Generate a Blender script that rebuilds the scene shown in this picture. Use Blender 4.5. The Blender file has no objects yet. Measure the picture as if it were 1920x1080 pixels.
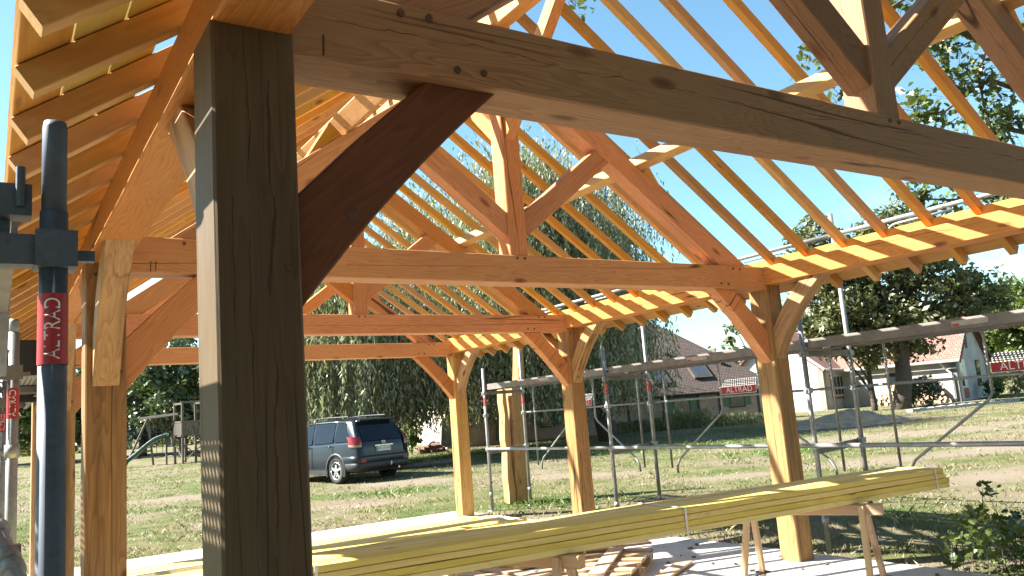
import bpy, math, random
import numpy as np
from mathutils import Vector, Matrix, Quaternion
random.seed(7)
RNG = np.random.default_rng(11)
S = bpy.context.scene
COL = S.collection
V = Vector
R = math.radians

# ------------------------------------------------------------------ camera
CAM = np.array([-0.528, -1.9657, 1.4468])
F_PX = 1516.12
CR = np.array([0.84014876, -0.53703021, -0.0758197])
CU = np.array([-0.01961632, -0.16979415, 0.9852843])
CW = np.array([0.54200117, 0.82629807, 0.1531869])
cd = bpy.data.cameras.new('camera')
cam = bpy.data.objects.new('camera', cd)
COL.objects.link(cam)
cd.sensor_width = 36.0
cd.lens = 36.0 * F_PX / 1920.0
cd.clip_start = 0.05
cd.clip_end = 3000
m = Matrix.Identity(4)
for i in range(3):
    m[i][0], m[i][1], m[i][2], m[i][3] = CR[i], CU[i], -CW[i], CAM[i]
cam.matrix_world = m
S.camera = cam


def at(px, py, d):
    """a world point seen at pixel (px,py) of the 1920 photo, d metres deep"""
    p = CAM + d * ((px - 960) / F_PX * CR - (py - 540) / F_PX * CU + CW)
    return V((float(p[0]), float(p[1]), float(p[2])))


def gh(x, y):
    r = np.hypot(x, y)
    return -0.09 + 0.0098 * np.maximum(0, r - 5.5) + 0.03 * np.sin(x * .31 + 1.3) * np.sin(y * .27) * np.clip((r - 8) / 10, 0, 1)


def ground_at(px, py):
    d = CAM * 0 + ((px - 960) / F_PX * CR - (py - 540) / F_PX * CU + CW)
    t = np.linspace(1, 140, 28000)
    P = CAM[None, :] + t[:, None] * d[None, :]
    k = np.argmax(P[:, 2] < gh(P[:, 0], P[:, 1]))
    return V((float(P[k, 0]), float(P[k, 1]), float(P[k, 2])))


# ------------------------------------------------------------------ tags
def tag(o, label=None, cat=None, group=None, kind=None):
    if label: o['label'] = label
    if cat: o['category'] = cat
    if group: o['group'] = group
    if kind: o['kind'] = kind
    return o


def empty(name, loc, label, cat, group=None, rz=0):
    o = bpy.data.objects.new(name, None)
    o.empty_display_size = .2
    COL.objects.link(o)
    o.location = loc
    o.rotation_euler = (0, 0, rz)
    return tag(o, label, cat, group)


def copy_tree(o, parent=None):
    c = o.copy()
    COL.objects.link(c)
    if parent is not None:
        c.parent = parent
    for ch in o.children:
        copy_tree(ch, c)
    return c


# ------------------------------------------------------------------ materials
def new_mat(name):
    mt = bpy.data.materials.new(name)
    mt.use_nodes = True
    nt = mt.node_tree
    for n in list(nt.nodes): nt.nodes.remove(n)
    out = nt.nodes.new('ShaderNodeOutputMaterial')
    bs = nt.nodes.new('ShaderNodeBsdfPrincipled')
    nt.links.new(bs.outputs[0], out.inputs[0])
    return mt, nt, bs, out


def N(nt, t, **kw):
    n = nt.nodes.new(t)
    for k, v in kw.items(): setattr(n, k, v)
    return n


def ramp(nt, src, stops):
    r = N(nt, 'ShaderNodeValToRGB')
    els = r.color_ramp.elements
    while len(els) > 1: els.remove(els[-1])
    els[0].position = stops[0][0]
    els[0].color = (*stops[0][1], 1)
    for p, c in stops[1:]:
        e = els.new(p)
        e.color = (*c, 1)
    nt.links.new(src, r.inputs[0])
    return r.outputs[0]


def mixc(nt, fac, a, b, mode='MIX'):
    mx = N(nt, 'ShaderNodeMix', data_type='RGBA', blend_type=mode)
    for s, v in ((mx.inputs[0], fac), (mx.inputs[6], a), (mx.inputs[7], b)):
        if isinstance(v, (int, float)): s.default_value = v
        elif isinstance(v, tuple): s.default_value = (*v, 1)
        else: nt.links.new(v, s)
    return mx.outputs[2]


def math_n(nt, op, a, b=None, c=None):
    n = N(nt, 'ShaderNodeMath', operation=op)
    for i, v in enumerate((a, b, c)):
        if v is None: continue
        if isinstance(v, (int, float)): n.inputs[i].default_value = v
        else: nt.links.new(v, n.inputs[i])
    return n.outputs[0]


def noise(nt, vec, scale, detail=4, rough=.55, dist=0.0):
    n = N(nt, 'ShaderNodeTexNoise')
    n.inputs['Scale'].default_value = scale
    n.inputs['Detail'].default_value = detail
    n.inputs['Roughness'].default_value = rough
    n.inputs['Distortion'].default_value = dist
    if vec is not None: nt.links.new(vec, n.inputs['Vector'])
    return n.outputs['Fac']


def objvec(nt, scale=(1, 1, 1), rand=True):
    tc = N(nt, 'ShaderNodeTexCoord')
    v = tc.outputs['Object']
    if rand:
        oi = N(nt, 'ShaderNodeObjectInfo')
        ad = N(nt, 'ShaderNodeVectorMath', operation='ADD')
        mu = math_n(nt, 'MULTIPLY', oi.outputs['Random'], 61.0)
        cb = N(nt, 'ShaderNodeCombineXYZ')
        for i in range(3): nt.links.new(mu, cb.inputs[i])
        nt.links.new(v, ad.inputs[0]); nt.links.new(cb.outputs[0], ad.inputs[1])
        v = ad.outputs[0]
    if scale != (1, 1, 1):
        mp = N(nt, 'ShaderNodeVectorMath', operation='MULTIPLY')
        mp.inputs[1].default_value = scale
        nt.links.new(v, mp.inputs[0])
        v = mp.outputs[0]
    return v


def wood(name, light, dark, knot=(.12, .045, .02), ring=26, knots=True, crack=True, rough=.62, stain=0.25, grey=None, knot_scale=1.0, ringmix=.62, crackw=1.0, streak=.38, gate_=.52, crackf=5.0, crackg=.46, splits=()):
    mt, nt, bs, out = new_mat(name)
    base = objvec(nt)
    def sc(s):
        mp = N(nt, 'ShaderNodeVectorMath', operation='MULTIPLY')
        mp.inputs[1].default_value = s
        nt.links.new(base, mp.inputs[0])
        return mp.outputs[0]
    # knots: sparse cells, long along the grain
    kv = N(nt, 'ShaderNodeTexVoronoi')
    kv.inputs['Scale'].default_value = 1.0
    nt.links.new(sc((2.1 * knot_scale, 6.0 * knot_scale, 6.0 * knot_scale)), kv.inputs['Vector'])
    kd = kv.outputs['Distance']
    pull = ramp(nt, kd, [(0, (1, 1, 1)), (.42, (0, 0, 0))])
    # growth rings: stretched noise pushed aside by the knots
    w1 = noise(nt, sc((.55, 7, 7)), 1.0, 3, .5, .3)
    f = math_n(nt, 'MULTIPLY', w1, ring * .42)
    if knots:
        f = math_n(nt, 'ADD', f, math_n(nt, 'MULTIPLY', pull, 1.6))
    fr = math_n(nt, 'FRACT', f)
    rings = ramp(nt, fr, [(0, (.0, .0, .0)), (.55, (.5, .5, .5)), (.86, (1, 1, 1)), (1, (0, 0, 0))])
    fine = noise(nt, sc((5, 120, 120)), 1.0, 2, .6)
    big = noise(nt, sc((.9, 2.5, 2.5)), 1.0, 3, .6)
    c = mixc(nt, math_n(nt, 'MULTIPLY', rings, ringmix), light, dark)
    c = mixc(nt, math_n(nt, 'MULTIPLY', fine, streak), c, tuple(x * .62 for x in dark))
    c = mixc(nt, ramp(nt, big, [(.42, (0, 0, 0)), (.72, (stain,) * 3)]), c, tuple(x * .55 for x in dark))
    if streak > .45:
        sn = noise(nt, sc((.45, 11, 11)), 1.0, 4, .6)
        c = mixc(nt, ramp(nt, sn, [(.50, (0, 0, 0)), (.70, (.65, .65, .65))]), c, tuple(x * .35 for x in dark))
    if grey:
        g2 = noise(nt, sc((.8, 3.3, 3.3)), 1.3, 4, .6)
        c = mixc(nt, ramp(nt, g2, [(.35, (0, 0, 0)), (.7, (.75, .75, .75))]), c, grey)
    # every board its own tone
    oi = N(nt, 'ShaderNodeObjectInfo')
    tone = math_n(nt, 'MULTIPLY_ADD', oi.outputs['Random'], .34, .82)
    hs = N(nt, 'ShaderNodeHueSaturation')
    nt.links.new(tone, hs.inputs['Value']); nt.links.new(c, hs.inputs['Color'])
    hu = math_n(nt, 'MULTIPLY_ADD', math_n(nt, 'FRACT', math_n(nt, 'MULTIPLY', oi.outputs['Random'], 17.3)), .012, .494)
    nt.links.new(hu, hs.inputs['Hue'])
    st_ = math_n(nt, 'MULTIPLY_ADD', math_n(nt, 'FRACT', math_n(nt, 'MULTIPLY', oi.outputs['Random'], 41.7)), .22, .88)
    nt.links.new(st_, hs.inputs['Saturation'])
    c = hs.outputs[0]
    if knots:
        km = ramp(nt, kd, [(.045, (.95, .95, .95)), (.11, (.55, .55, .55)), (.15, (0, 0, 0))])
        gate = math_n(nt, 'GREATER_THAN', kv.outputs['Color'], gate_)
        c = mixc(nt, math_n(nt, 'MULTIPLY', km, gate), c, knot)
    if crack:
        cn = noise(nt, sc((.16 * crackf / 5, crackf, crackf)), 1.0, 3, .35, .12)
        ab = math_n(nt, 'ABSOLUTE', math_n(nt, 'SUBTRACT', cn, .5))
        cm = ramp(nt, ab, [(0.0, (1, 1, 1)), (.0022 * crackw, (.8, .8, .8)), (.005 * crackw, (0, 0, 0))])
        g3 = noise(nt, sc((.9, 1.2, 1.2)), 1.0, 1)
        cm = math_n(nt, 'MULTIPLY', cm, ramp(nt, g3, [(crackg, (0, 0, 0)), (crackg + .10, (.9, .9, .9))]))
        c = mixc(nt, cm, c, (.03, .014, .007))
    # long drying splits: (axis 1 or 2, place, wander, half width, from, to, colour)
    if splits:
        tco = N(nt, 'ShaderNodeTexCoord'); sx = N(nt, 'ShaderNodeSeparateXYZ')
        nt.links.new(tco.outputs['Object'], sx.inputs[0])
        for q, (axn, pos, amp, hw, xa, xb, col) in enumerate(splits):
            cx = N(nt, 'ShaderNodeCombineXYZ'); nt.links.new(sx.outputs[0], cx.inputs[0]); cx.inputs[1].default_value = q * 3.7
            w_ = noise(nt, cx.outputs[0], 2.6, 6, .62)
            g_ = noise(nt, cx.outputs[0], 5.3, 3, .6)
            off = math_n(nt, 'MULTIPLY_ADD', math_n(nt, 'SUBTRACT', w_, .5), amp * 2, pos)
            dd = math_n(nt, 'ABSOLUTE', math_n(nt, 'SUBTRACT', sx.outputs[axn], off))
            wid = math_n(nt, 'MULTIPLY', ramp(nt, g_, [(.38, (.05, .05, .05)), (.62, (1, 1, 1))]), hw)
            k_ = math_n(nt, 'LESS_THAN', dd, wid)
            k_ = math_n(nt, 'MULTIPLY', k_, math_n(nt, 'MULTIPLY', math_n(nt, 'GREATER_THAN', sx.outputs[0], xa), math_n(nt, 'LESS_THAN', sx.outputs[0], xb)))
            c = mixc(nt, math_n(nt, 'MULTIPLY', k_, .85), c, col)
    nt.links.new(c, bs.inputs['Base Color'])
    bs.inputs['Roughness'].default_value = rough
    bs.inputs['Specular IOR Level'].default_value = .25
    bp = N(nt, 'ShaderNodeBump')
    bp.inputs['Strength'].default_value = .25
    bp.inputs['Distance'].default_value = .004
    nt.links.new(fine, bp.inputs['Height'])
    nt.links.new(bp.outputs[0], bs.inputs['Normal'])
    return mt


def plain(name, col, rough=.6, metal=0, var=.15, scale=8, spec=.5, bump=0, col2=None, rand=True):
    mt, nt, bs, out = new_mat(name)
    v = objvec(nt, rand=rand)
    n = noise(nt, v, scale, 5, .6)
    c2 = col2 or tuple(x * (1 - var) * .8 for x in col)
    c = ramp(nt, n, [(.35, col), (.68, c2)])
    nt.links.new(c, bs.inputs['Base Color'])
    bs.inputs['Roughness'].default_value = rough
    bs.inputs['Metallic'].default_value = metal
    bs.inputs['Specular IOR Level'].default_value = spec
    if bump:
        bp = N(nt, 'ShaderNodeBump')
        bp.inputs['Strength'].default_value = bump
        bp.inputs['Distance'].default_value = .01
        nt.links.new(n, bp.inputs['Height']); nt.links.new(bp.outputs[0], bs.inputs['Normal'])
    return mt


def galv(name, a, b, metal=.75, rough=.42):
    mt, nt, bs, out = new_mat(name)
    v = objvec(nt)
    n = noise(nt, v, 9, 6, .65)
    n2 = noise(nt, v, 60, 3, .6)
    c = ramp(nt, n, [(.3, a), (.7, b)])
    c = mixc(nt, ramp(nt, n2, [(.55, (0, 0, 0)), (.75, (.45, .45, .45))]), c, tuple(x * .45 for x in b))
    nt.links.new(c, bs.inputs['Base Color'])
    bs.inputs['Metallic'].default_value = metal
    r = N(nt, 'ShaderNodeMapRange')
    r.inputs[3].default_value = rough - .1; r.inputs[4].default_value = rough + .2
    nt.links.new(n, r.inputs[0]); nt.links.new(r.outputs[0], bs.inputs['Roughness'])
    return mt


def leafmat(name, cols, rough=.38, trans=.28, spec=.5, scale=1.3):
    mt, nt, bs, out = new_mat(name)
    v = objvec(nt, rand=False)
    n = noise(nt, v, scale, 3, .6)
    wn = N(nt, 'ShaderNodeTexVoronoi')
    wn.inputs['Scale'].default_value = 4.5
    nt.links.new(v, wn.inputs['Vector'])
    k = math_n(nt, 'ADD', math_n(nt, 'MULTIPLY', n, .6), math_n(nt, 'MULTIPLY', wn.outputs['Color'], .4))
    st = [(.28 + .44 * i / (len(cols) - 1), c) for i, c in enumerate(cols)]
    c = ramp(nt, k, st)
    nt.links.new(c, bs.inputs['Base Color'])
    bs.inputs['Roughness'].default_value = rough
    bs.inputs['Specular IOR Level'].default_value = spec
    tr = N(nt, 'ShaderNodeBsdfTranslucent')
    nt.links.new(mixc(nt, .5, c, (.16, .22, .02)), tr.inputs['Color'])
    mx = N(nt, 'ShaderNodeMixShader')
    mx.inputs[0].default_value = trans
    nt.links.new(bs.outputs[0], mx.inputs[1]); nt.links.new(tr.outputs[0], mx.inputs[2])
    nt.links.new(mx.outputs[0], out.inputs[0])
    return mt


def brick(name, c1, c2, mortar, sx, sy, bump=.4, msize=.02, axes='XZ'):
    mt, nt, bs, out = new_mat(name)
    tc = N(nt, 'ShaderNodeTexCoord')
    sp = N(nt, 'ShaderNodeSeparateXYZ')
    nt.links.new(tc.outputs['Object'], sp.inputs[0])
    cb = N(nt, 'ShaderNodeCombineXYZ')
    nt.links.new(sp.outputs[0] if axes[0] == 'X' else sp.outputs[1], cb.inputs[0])
    nt.links.new(sp.outputs[2] if axes[1] == 'Z' else sp.outputs[1], cb.inputs[1])
    b = N(nt, 'ShaderNodeTexBrick')
    b.inputs['Scale'].default_value = 1.0
    b.inputs['Brick Width'].default_value = sx
    b.inputs['Row Height'].default_value = sy
    b.inputs['Mortar Size'].default_value = msize
    b.inputs['Color1'].default_value = (*c1, 1); b.inputs['Color2'].default_value = (*c2, 1)
    b.inputs['Mortar'].default_value = (*mortar, 1)
    b.inputs['Bias'].default_value = -.1
    nt.links.new(cb.outputs[0], b.inputs['Vector'])
    n = noise(nt, tc.outputs['Object'], 2.2, 5, .65)
    n2 = noise(nt, tc.outputs['Object'], 14, 4, .65)
    c = mixc(nt, ramp(nt, n, [(.35, (0, 0, 0)), (.75, (.5, .5, .5))]), b.outputs['Color'], tuple(x * .5 for x in c2))
    c = mixc(nt, ramp(nt, n2, [(.5, (0, 0, 0)), (.75, (.5, .5, .5))]), c, tuple(min(1, x * 1.5) for x in c1))
    nt.links.new(c, bs.inputs['Base Color'])
    bs.inputs['Roughness'].default_value = .85
    bp = N(nt, 'ShaderNodeBump')
    bp.inputs['Strength'].default_value = bump
    bp.inputs['Distance'].default_value = .02
    bp.invert = True
    nt.links.new(b.outputs['Fac'], bp.inputs['Height']); nt.links.new(bp.outputs[0], bs.inputs['Normal'])
    return mt


M = {}
M['oak'] = wood('oak_post', (.54, .325, .145), (.33, .18, .07), knot=(.10, .04, .018), ring=40, stain=.3, ringmix=.75, crackw=1.8, streak=.5, gate_=.55, crackf=7.0, crackg=.40)
M['oak_brown_dimmed'] = wood('oak_brown_dimmed_post', (.35, .20, .088), (.185, .092, .036), knot=(.06, .025, .011), ring=40, stain=.4, ringmix=.75, crackw=1.9, streak=.55, gate_=.5, crackf=7.0, crackg=.38)  # brown oak, darkened to paint the dimmer light near the camera
M['oak_old'] = wood('oak_aged_shaded', (.165, .113, .062), (.09, .056, .029), knot=(.045, .028, .016), ring=40, stain=.5, ringmix=.8, crackw=2.4, streak=.65, gate_=.6, crackf=8.0, crackg=.36, splits=((1, -.022, .03, .0016, .2, 2.42, (.012, .008, .006)), (1, .026, .045, .0045, .1, 2.3, (.05, .022, .014)), (1, .05, .02, .0014, .3, 1.5, (.015, .01, .007)), (1, -.06, .02, .0013, .9, 2.0, (.015, .01, .007))), grey=(.105, .08, .05))  # aged, stained oak, its base also darkened to paint the near side's shade
M['fir'] = wood('fir_beam', (.62, .288, .104), (.44, .172, .054), knot=(.19, .055, .02), ring=60, ringmix=.75, crackw=1.3, gate_=.42)
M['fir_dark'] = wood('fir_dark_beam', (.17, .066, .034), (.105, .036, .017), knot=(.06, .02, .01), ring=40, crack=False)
M['fir_shaded'] = wood('fir_shaded_near', (.40, .21, .10), (.225, .10, .042), knot=(.14, .05, .022), ring=75, stain=.3, ringmix=.85, crackw=1.8, streak=.45, gate_=.30, splits=((2, .012, .05, .0016, .0, 2.2, (.02, .01, .006)), (2, .028, .04, .0022, 2.0, 5.2, (.02, .01, .006)), (1, -.02, .05, .0014, .2, 4.6, (.05, .022, .012))), grey=(.26, .155, .085))  # fir darkened and greyed, painting the shade on the nearest truss
M['rafter'] = wood('rafter_wood', (.60, .335, .10), (.46, .225, .055), knot=(.2, .08, .03), ring=16, crack=False, knot_scale=1.5, stain=.15)
M['treated'] = wood('treated_batten', (.78, .60, .19), (.62, .45, .12), knot=(.2, .11, .03), ring=20, crack=False, knot_scale=1.4, stain=.15)
M['yellow_board'] = wood('yellow_board', (.62, .46, .06), (.52, .36, .035), knot=(.25, .14, .03), ring=12, crack=False, stain=.12)
M['pale'] = wood('pale_softwood', (.62, .42, .24), (.48, .29, .15), knot=(.25, .12, .06), ring=16, crack=False, stain=.2)
M['pallet'] = wood('pallet_wood', (.52, .36, .22), (.38, .24, .14), knot=(.2, .1, .05), ring=14, crack=False, stain=.4)
M['grey_wood'] = wood('weathered_play_wood', (.15, .125, .105), (.085, .07, .058), ring=12, crack=False, stain=.3)
M['osb'] = None
M['galv'] = galv('galvanised_tube', (.36, .36, .355), (.22, .22, .215), .5, .42)
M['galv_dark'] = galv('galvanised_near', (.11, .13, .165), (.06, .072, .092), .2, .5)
M['deck_steel'] = galv('deck_steel', (.23, .205, .185), (.14, .125, .112), .3, .5)
M['red'] = plain('red_sticker', (.42, .012, .016), .45, var=.2, scale=14)
M['white'] = plain('white_lettering', (.82, .80, .78), .5, var=.08)
M['peg'] = plain('peg_wood', (.12, .055, .026), .7, var=.4, scale=30)
M['black'] = plain('black_paint', (.02, .02, .022), .6)
M['dark_plank'] = plain('dark_plank', (.018, .018, .02), .5, var=.3, scale=5)
M['strap'] = plain('strap_white', (.75, .73, .68), .5)
M['label_plate'] = plain('label_plate', (.42, .37, .34), .5, var=.1, scale=20)
M['blue_paint'] = plain('blue_spray', (.03, .17, .42), .8, scale=25, var=.4)


def perforated(name):
    mt, nt, bs, out = new_mat(name)
    tc = N(nt, 'ShaderNodeTexCoord')
    md = N(nt, 'ShaderNodeVectorMath', operation='MULTIPLY')
    md.inputs[1].default_value = (30, 30, 0)
    nt.links.new(tc.outputs['Object'], md.inputs[0])
    fr = N(nt, 'ShaderNodeVectorMath', operation='FRACTION')
    nt.links.new(md.outputs[0], fr.inputs[0])
    sb = N(nt, 'ShaderNodeVectorMath', operation='SUBTRACT')
    sb.inputs[1].default_value = (.5, .5, 0)
    nt.links.new(fr.outputs[0], sb.inputs[0])
    ln = N(nt, 'ShaderNodeVectorMath', operation='LENGTH')
    nt.links.new(sb.outputs[0], ln.inputs[0])
    hole = math_n(nt, 'LESS_THAN', ln.outputs['Value'], .27)
    bs.inputs['Base Color'].default_value = (.27, .25, .235, 1)
    bs.inputs['Metallic'].default_value = .4
    bs.inputs['Roughness'].default_value = .5
    tr = N(nt, 'ShaderNodeBsdfTransparent')
    mx = N(nt, 'ShaderNodeMixShader')
    nt.links.new(hole, mx.inputs[0]); nt.links.new(bs.outputs[0], mx.inputs[1]); nt.links.new(tr.outputs[0], mx.inputs[2])
    nt.links.new(mx.outputs[0], out.inputs[0])
    return mt


M['perf'] = perforated('perforated_steel')


def osb():
    mt, nt, bs, out = new_mat('strand_board')
    v = objvec(nt)
    a = N(nt, 'ShaderNodeTexVoronoi'); a.inputs['Scale'].default_value = 1
    mp = N(nt, 'ShaderNodeVectorMath', operation='MULTIPLY'); mp.inputs[1].default_value = (14, 40, 14)
    nt.links.new(v, mp.inputs[0]); nt.links.new(mp.outputs[0], a.inputs['Vector'])
    c = ramp(nt, a.outputs['Color'], [(.1, (.55, .38, .13)), (.5, (.72, .56, .24)), (.9, (.8, .66, .34))])
    nt.links.new(c, bs.inputs['Base Color'])
    bs.inputs['Roughness'].default_value = .6
    bp = N(nt, 'ShaderNodeBump'); bp.inputs['Strength'].default_value = .6
    nt.links.new(a.outputs['Distance'], bp.inputs['Height']); nt.links.new(bp.outputs[0], bs.inputs['Normal'])
    return mt


M['osb'] = osb()


# ------------------------------------------------------------------ mesh helpers
def link(name, me, mat=None, parent=None, smooth=False):
    o = bpy.data.objects.new(name, me)
    COL.objects.link(o)
    if mat is not None: me.materials.append(mat)
    if smooth:
        me.polygons.foreach_set('use_smooth', [True] * len(me.polygons))
    if parent is not None: o.parent = parent
    return o


class MB:
    def __init__(s): s.v = []; s.f = []

    def add(s, vs, fs):
        b = len(s.v)
        s.v += [tuple(x) for x in vs]
        s.f += [tuple(b + i for i in f) for f in fs]
        return s

    def box(s, c, size, rot=None, ch=0.0):
        hx, hy, hz = [k / 2 for k in size]
        vs = [V((x, y, z)) for x in (-hx, hx) for y in (-hy, hy) for z in (-hz, hz)]
        if rot is not None: vs = [rot @ p for p in vs]
        c = V(c)
        s.add([p + c for p in vs], [(0, 1, 3, 2), (4, 6, 7, 5), (0, 4, 5, 1), (2, 3, 7, 6), (0, 2, 6, 4), (1, 5, 7, 3)])
        return s

    def bar(s, p0, p1, w, h, up=(0, 0, 1), ch=0.0):
        p0, p1 = V(p0), V(p1)
        x = (p1 - p0); L = x.length; x.normalize()
        u = V(up)
        if abs(u.dot(x)) > .98: u = V((0, 1, 0)) if abs(x.y) < .9 else V((1, 0, 0))
        y = u.cross(x).normalized(); z = x.cross(y)
        rot = Matrix((x, y, z)).transposed()
        return s.box((p0 + p1) / 2, (L, w, h), rot)

    def tube(s, pts, r, seg=10, cap=True):
        pts = [V(p) for p in pts]
        rr = r if isinstance(r, (list, tuple)) else [r] * len(pts)
        n = len(pts); b = len(s.v)
        t0 = (pts[1] - pts[0]).normalized()
        ref = V((0, 0, 1)) if abs(t0.z) < .9 else V((1, 0, 0))
        a = t0.cross(ref).normalized()
        for i, p in enumerate(pts):
            t = ((pts[min(i + 1, n - 1)] - pts[max(i - 1, 0)])).normalized()
            a = (a - t * a.dot(t)).normalized()
            bb = t.cross(a)
            for k in range(seg):
                th = 2 * math.pi * k / seg
                s.v.append(tuple(p + (a * math.cos(th) + bb * math.sin(th)) * rr[i]))
        for i in range(n - 1):
            for k in range(seg):
                k2 = (k + 1) % seg
                s.f.append((b + i * seg + k, b + i * seg + k2, b + (i + 1) * seg + k2, b + (i + 1) * seg + k))
        if cap:
            s.f.append(tuple(b + k for k in range(seg))[::-1])
            s.f.append(tuple(b + (n - 1) * seg + k for k in range(seg)))
        return s

    def ring(s, c, axis, r0, w, t, seg=24):
        """flat ring band"""
        return s

    def mesh(s, name):
        me = bpy.data.meshes.new(name)
        me.from_pydata(s.v, [], s.f)
        me.update()
        return me

    def build(s, name, mat, parent=None, smooth=False):
        return link(name, s.mesh(name), mat, parent, smooth)


def np_quads(name, Vt, quads, mat, parent=None, smooth=False):
    me = bpy.data.meshes.new(name)
    nv, nf = len(Vt), len(quads)
    k = quads.shape[1]
    me.vertices.add(nv)
    me.vertices.foreach_set('co', Vt.astype(np.float32).ravel())
    me.loops.add(nf * k)
    me.loops.foreach_set('vertex_index', quads.astype(np.int32).ravel())
    me.polygons.add(nf)
    me.polygons.foreach_set('loop_start', np.arange(0, nf * k, k, dtype=np.int32))
    me.polygons.foreach_set('loop_total', np.full(nf, k, dtype=np.int32))
    me.update(calc_edges=True)
    return link(name, me, mat, parent, smooth)


MM = {}


def hang(child, o):
    """child mesh was written in world coordinates; keep it there under part o"""
    child.matrix_parent_inverse = MM[o.name].inverted()
    return child


def frame_of(p0, p1, up):
    p0, p1 = V(p0), V(p1)
    x = (p1 - p0).normalized()
    u = V(up)
    if abs(u.dot(x)) > .98: u = V((0, 1, 0))
    y = u.cross(x).normalized(); z = x.cross(y)
    mm = Matrix.Identity(4)
    for i in range(3):
        mm[i][0], mm[i][1], mm[i][2], mm[i][3] = x[i], y[i], z[i], p0[i]
    return mm, (p1 - p0).length


def timber(name, p0, p1, w, h, mat, parent=None, up=(0, 0, 1), ch=.006, wob=0.0):
    """a squared timber, its grain along local X; w across local Y, h along local Z"""
    mm, L = frame_of(p0, p1, up)
    a, b = w / 2, h / 2
    sec = [(-a + ch, -b), (a - ch, -b), (a, -b + ch), (a, b - ch), (a - ch, b), (-a + ch, b), (-a, b - ch), (-a, -b + ch)]
    n = max(2, int(L / .35)) if wob else 1
    vs, fs = [], []
    rnd = random.Random(hash((round(p0[0], 2), round(p0[1], 2), name)) & 0xffff)
    for i in range(n + 1):
        dy, dz = (rnd.uniform(-wob, wob), rnd.uniform(-wob, wob)) if 0 < i < n else (0, 0)
        for (y, z) in sec: vs.append((L * i / n, y + dy, z + dz))
    for i in range(n):
        for k in range(8):
            k2 = (k + 1) % 8
            fs.append((i * 8 + k, i * 8 + k2, (i + 1) * 8 + k2, (i + 1) * 8 + k))
    fs.append(tuple(range(7, -1, -1))); fs.append(tuple(n * 8 + k for k in range(8)))
    me = bpy.data.meshes.new(name)
    me.from_pydata(vs, [], fs)
    me.flip_normals() if False else None
    me.update()
    o = link(name, me, mat, parent)
    o.matrix_local = mm
    MM[o.name] = mm.copy()
    return o


def prism(name, poly, origin, ax, ay, thick, mat, parent=None, grain=None, ch=.005):
    """a flat outline poly (in axes ax, ay from origin) made `thick` deep; local X follows the grain"""
    ax, ay = V(ax).normalized(), V(ay).normalized()
    g = V((poly[1][0] - poly[0][0], poly[1][1] - poly[0][1])) if grain is None else V(grain)
    g = V((g[0], g[1])).normalized()
    gx = ax * g[0] + ay * g[1]
    nz = ax.cross(ay).normalized()
    gy = nz.cross(gx)
    o0 = V(origin) + ax * poly[0][0] + ay * poly[0][1]
    mm = Matrix.Identity(4)
    for i in range(3):
        mm[i][0], mm[i][1], mm[i][2], mm[i][3] = gx[i], gy[i], nz[i], o0[i]
    loc = []
    for p in poly:
        d = ax * (p[0] - poly[0][0]) + ay * (p[1] - poly[0][1])
        loc.append(V((d.dot(gx), d.dot(gy), 0)))
    area = sum(loc[i].x * loc[(i + 1) % len(loc)].y - loc[(i + 1) % len(loc)].x * loc[i].y for i in range(len(loc)))
    if area < 0: loc.reverse()
    n = len(loc)
    cen = sum(loc, V((0, 0, 0))) / n
    # inset for the chamfer
    ins = []
    for i in range(n):
        a = (loc[i] - loc[i - 1]).normalized(); b = (loc[(i + 1) % n] - loc[i]).normalized()
        na = V((-a.y, a.x, 0)); nb = V((-b.y, b.x, 0))
        k = (na + nb)
        k = k / max(.35, 1 + na.dot(nb))
        ins.append(loc[i] + k * ch)
    h = thick / 2
    vs = [p + V((0, 0, -h)) for p in ins] + [p + V((0, 0, -h + ch)) for p in loc] + [p + V((0, 0, h - ch)) for p in loc] + [p + V((0, 0, h)) for p in ins]
    fs = [tuple(range(n - 1, -1, -1)), tuple(3 * n + i for i in range(n))]
    for L in range(3):
        for i in range(n):
            j = (i + 1) % n
            fs.append((L * n + i, L * n + j, (L + 1) * n + j, (L + 1) * n + i))
    me = bpy.data.meshes.new(name)
    me.from_pydata([tuple(p) for p in vs], [], fs)
    me.update()
    o = link(name, me, mat, parent)
    o.matrix_local = mm
    MM[o.name] = mm.copy()
    return o


def text_mesh(body, size, extrude=0.0):
    cu = bpy.data.curves.new('txt', 'FONT')
    cu.body = body
    cu.size = size
    cu.extrude = extrude
    cu.align_x = 'CENTER'; cu.align_y = 'CENTER'
    o = bpy.data.objects.new('txt', cu)
    COL.objects.link(o)
    dg = bpy.context.evaluated_depsgraph_get()
    me = bpy.data.meshes.new_from_object(o.evaluated_get(dg))
    bpy.data.objects.remove(o)
    return me


def text_on(name, body, size, origin, ax, ay, mat, parent, bold=.0, width=None):
    me = text_mesh(body, size)
    xs = [v.co.x for v in me.vertices]
    k = (width / (max(xs) - min(xs))) if width else 1.0
    ax, ay = V(ax).normalized(), V(ay).normalized()
    nz = ax.cross(ay)
    for v in me.vertices: v.co.x *= k
    me.materials.clear()
    o = link(name, me, mat, parent)
    mm = Matrix.Identity(4)
    for i in range(3):
        mm[i][0], mm[i][1], mm[i][2], mm[i][3] = ax[i], ay[i], nz[i], origin[i]
    o.matrix_local = mm
    MM[o.name] = mm.copy()
    return o


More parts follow.
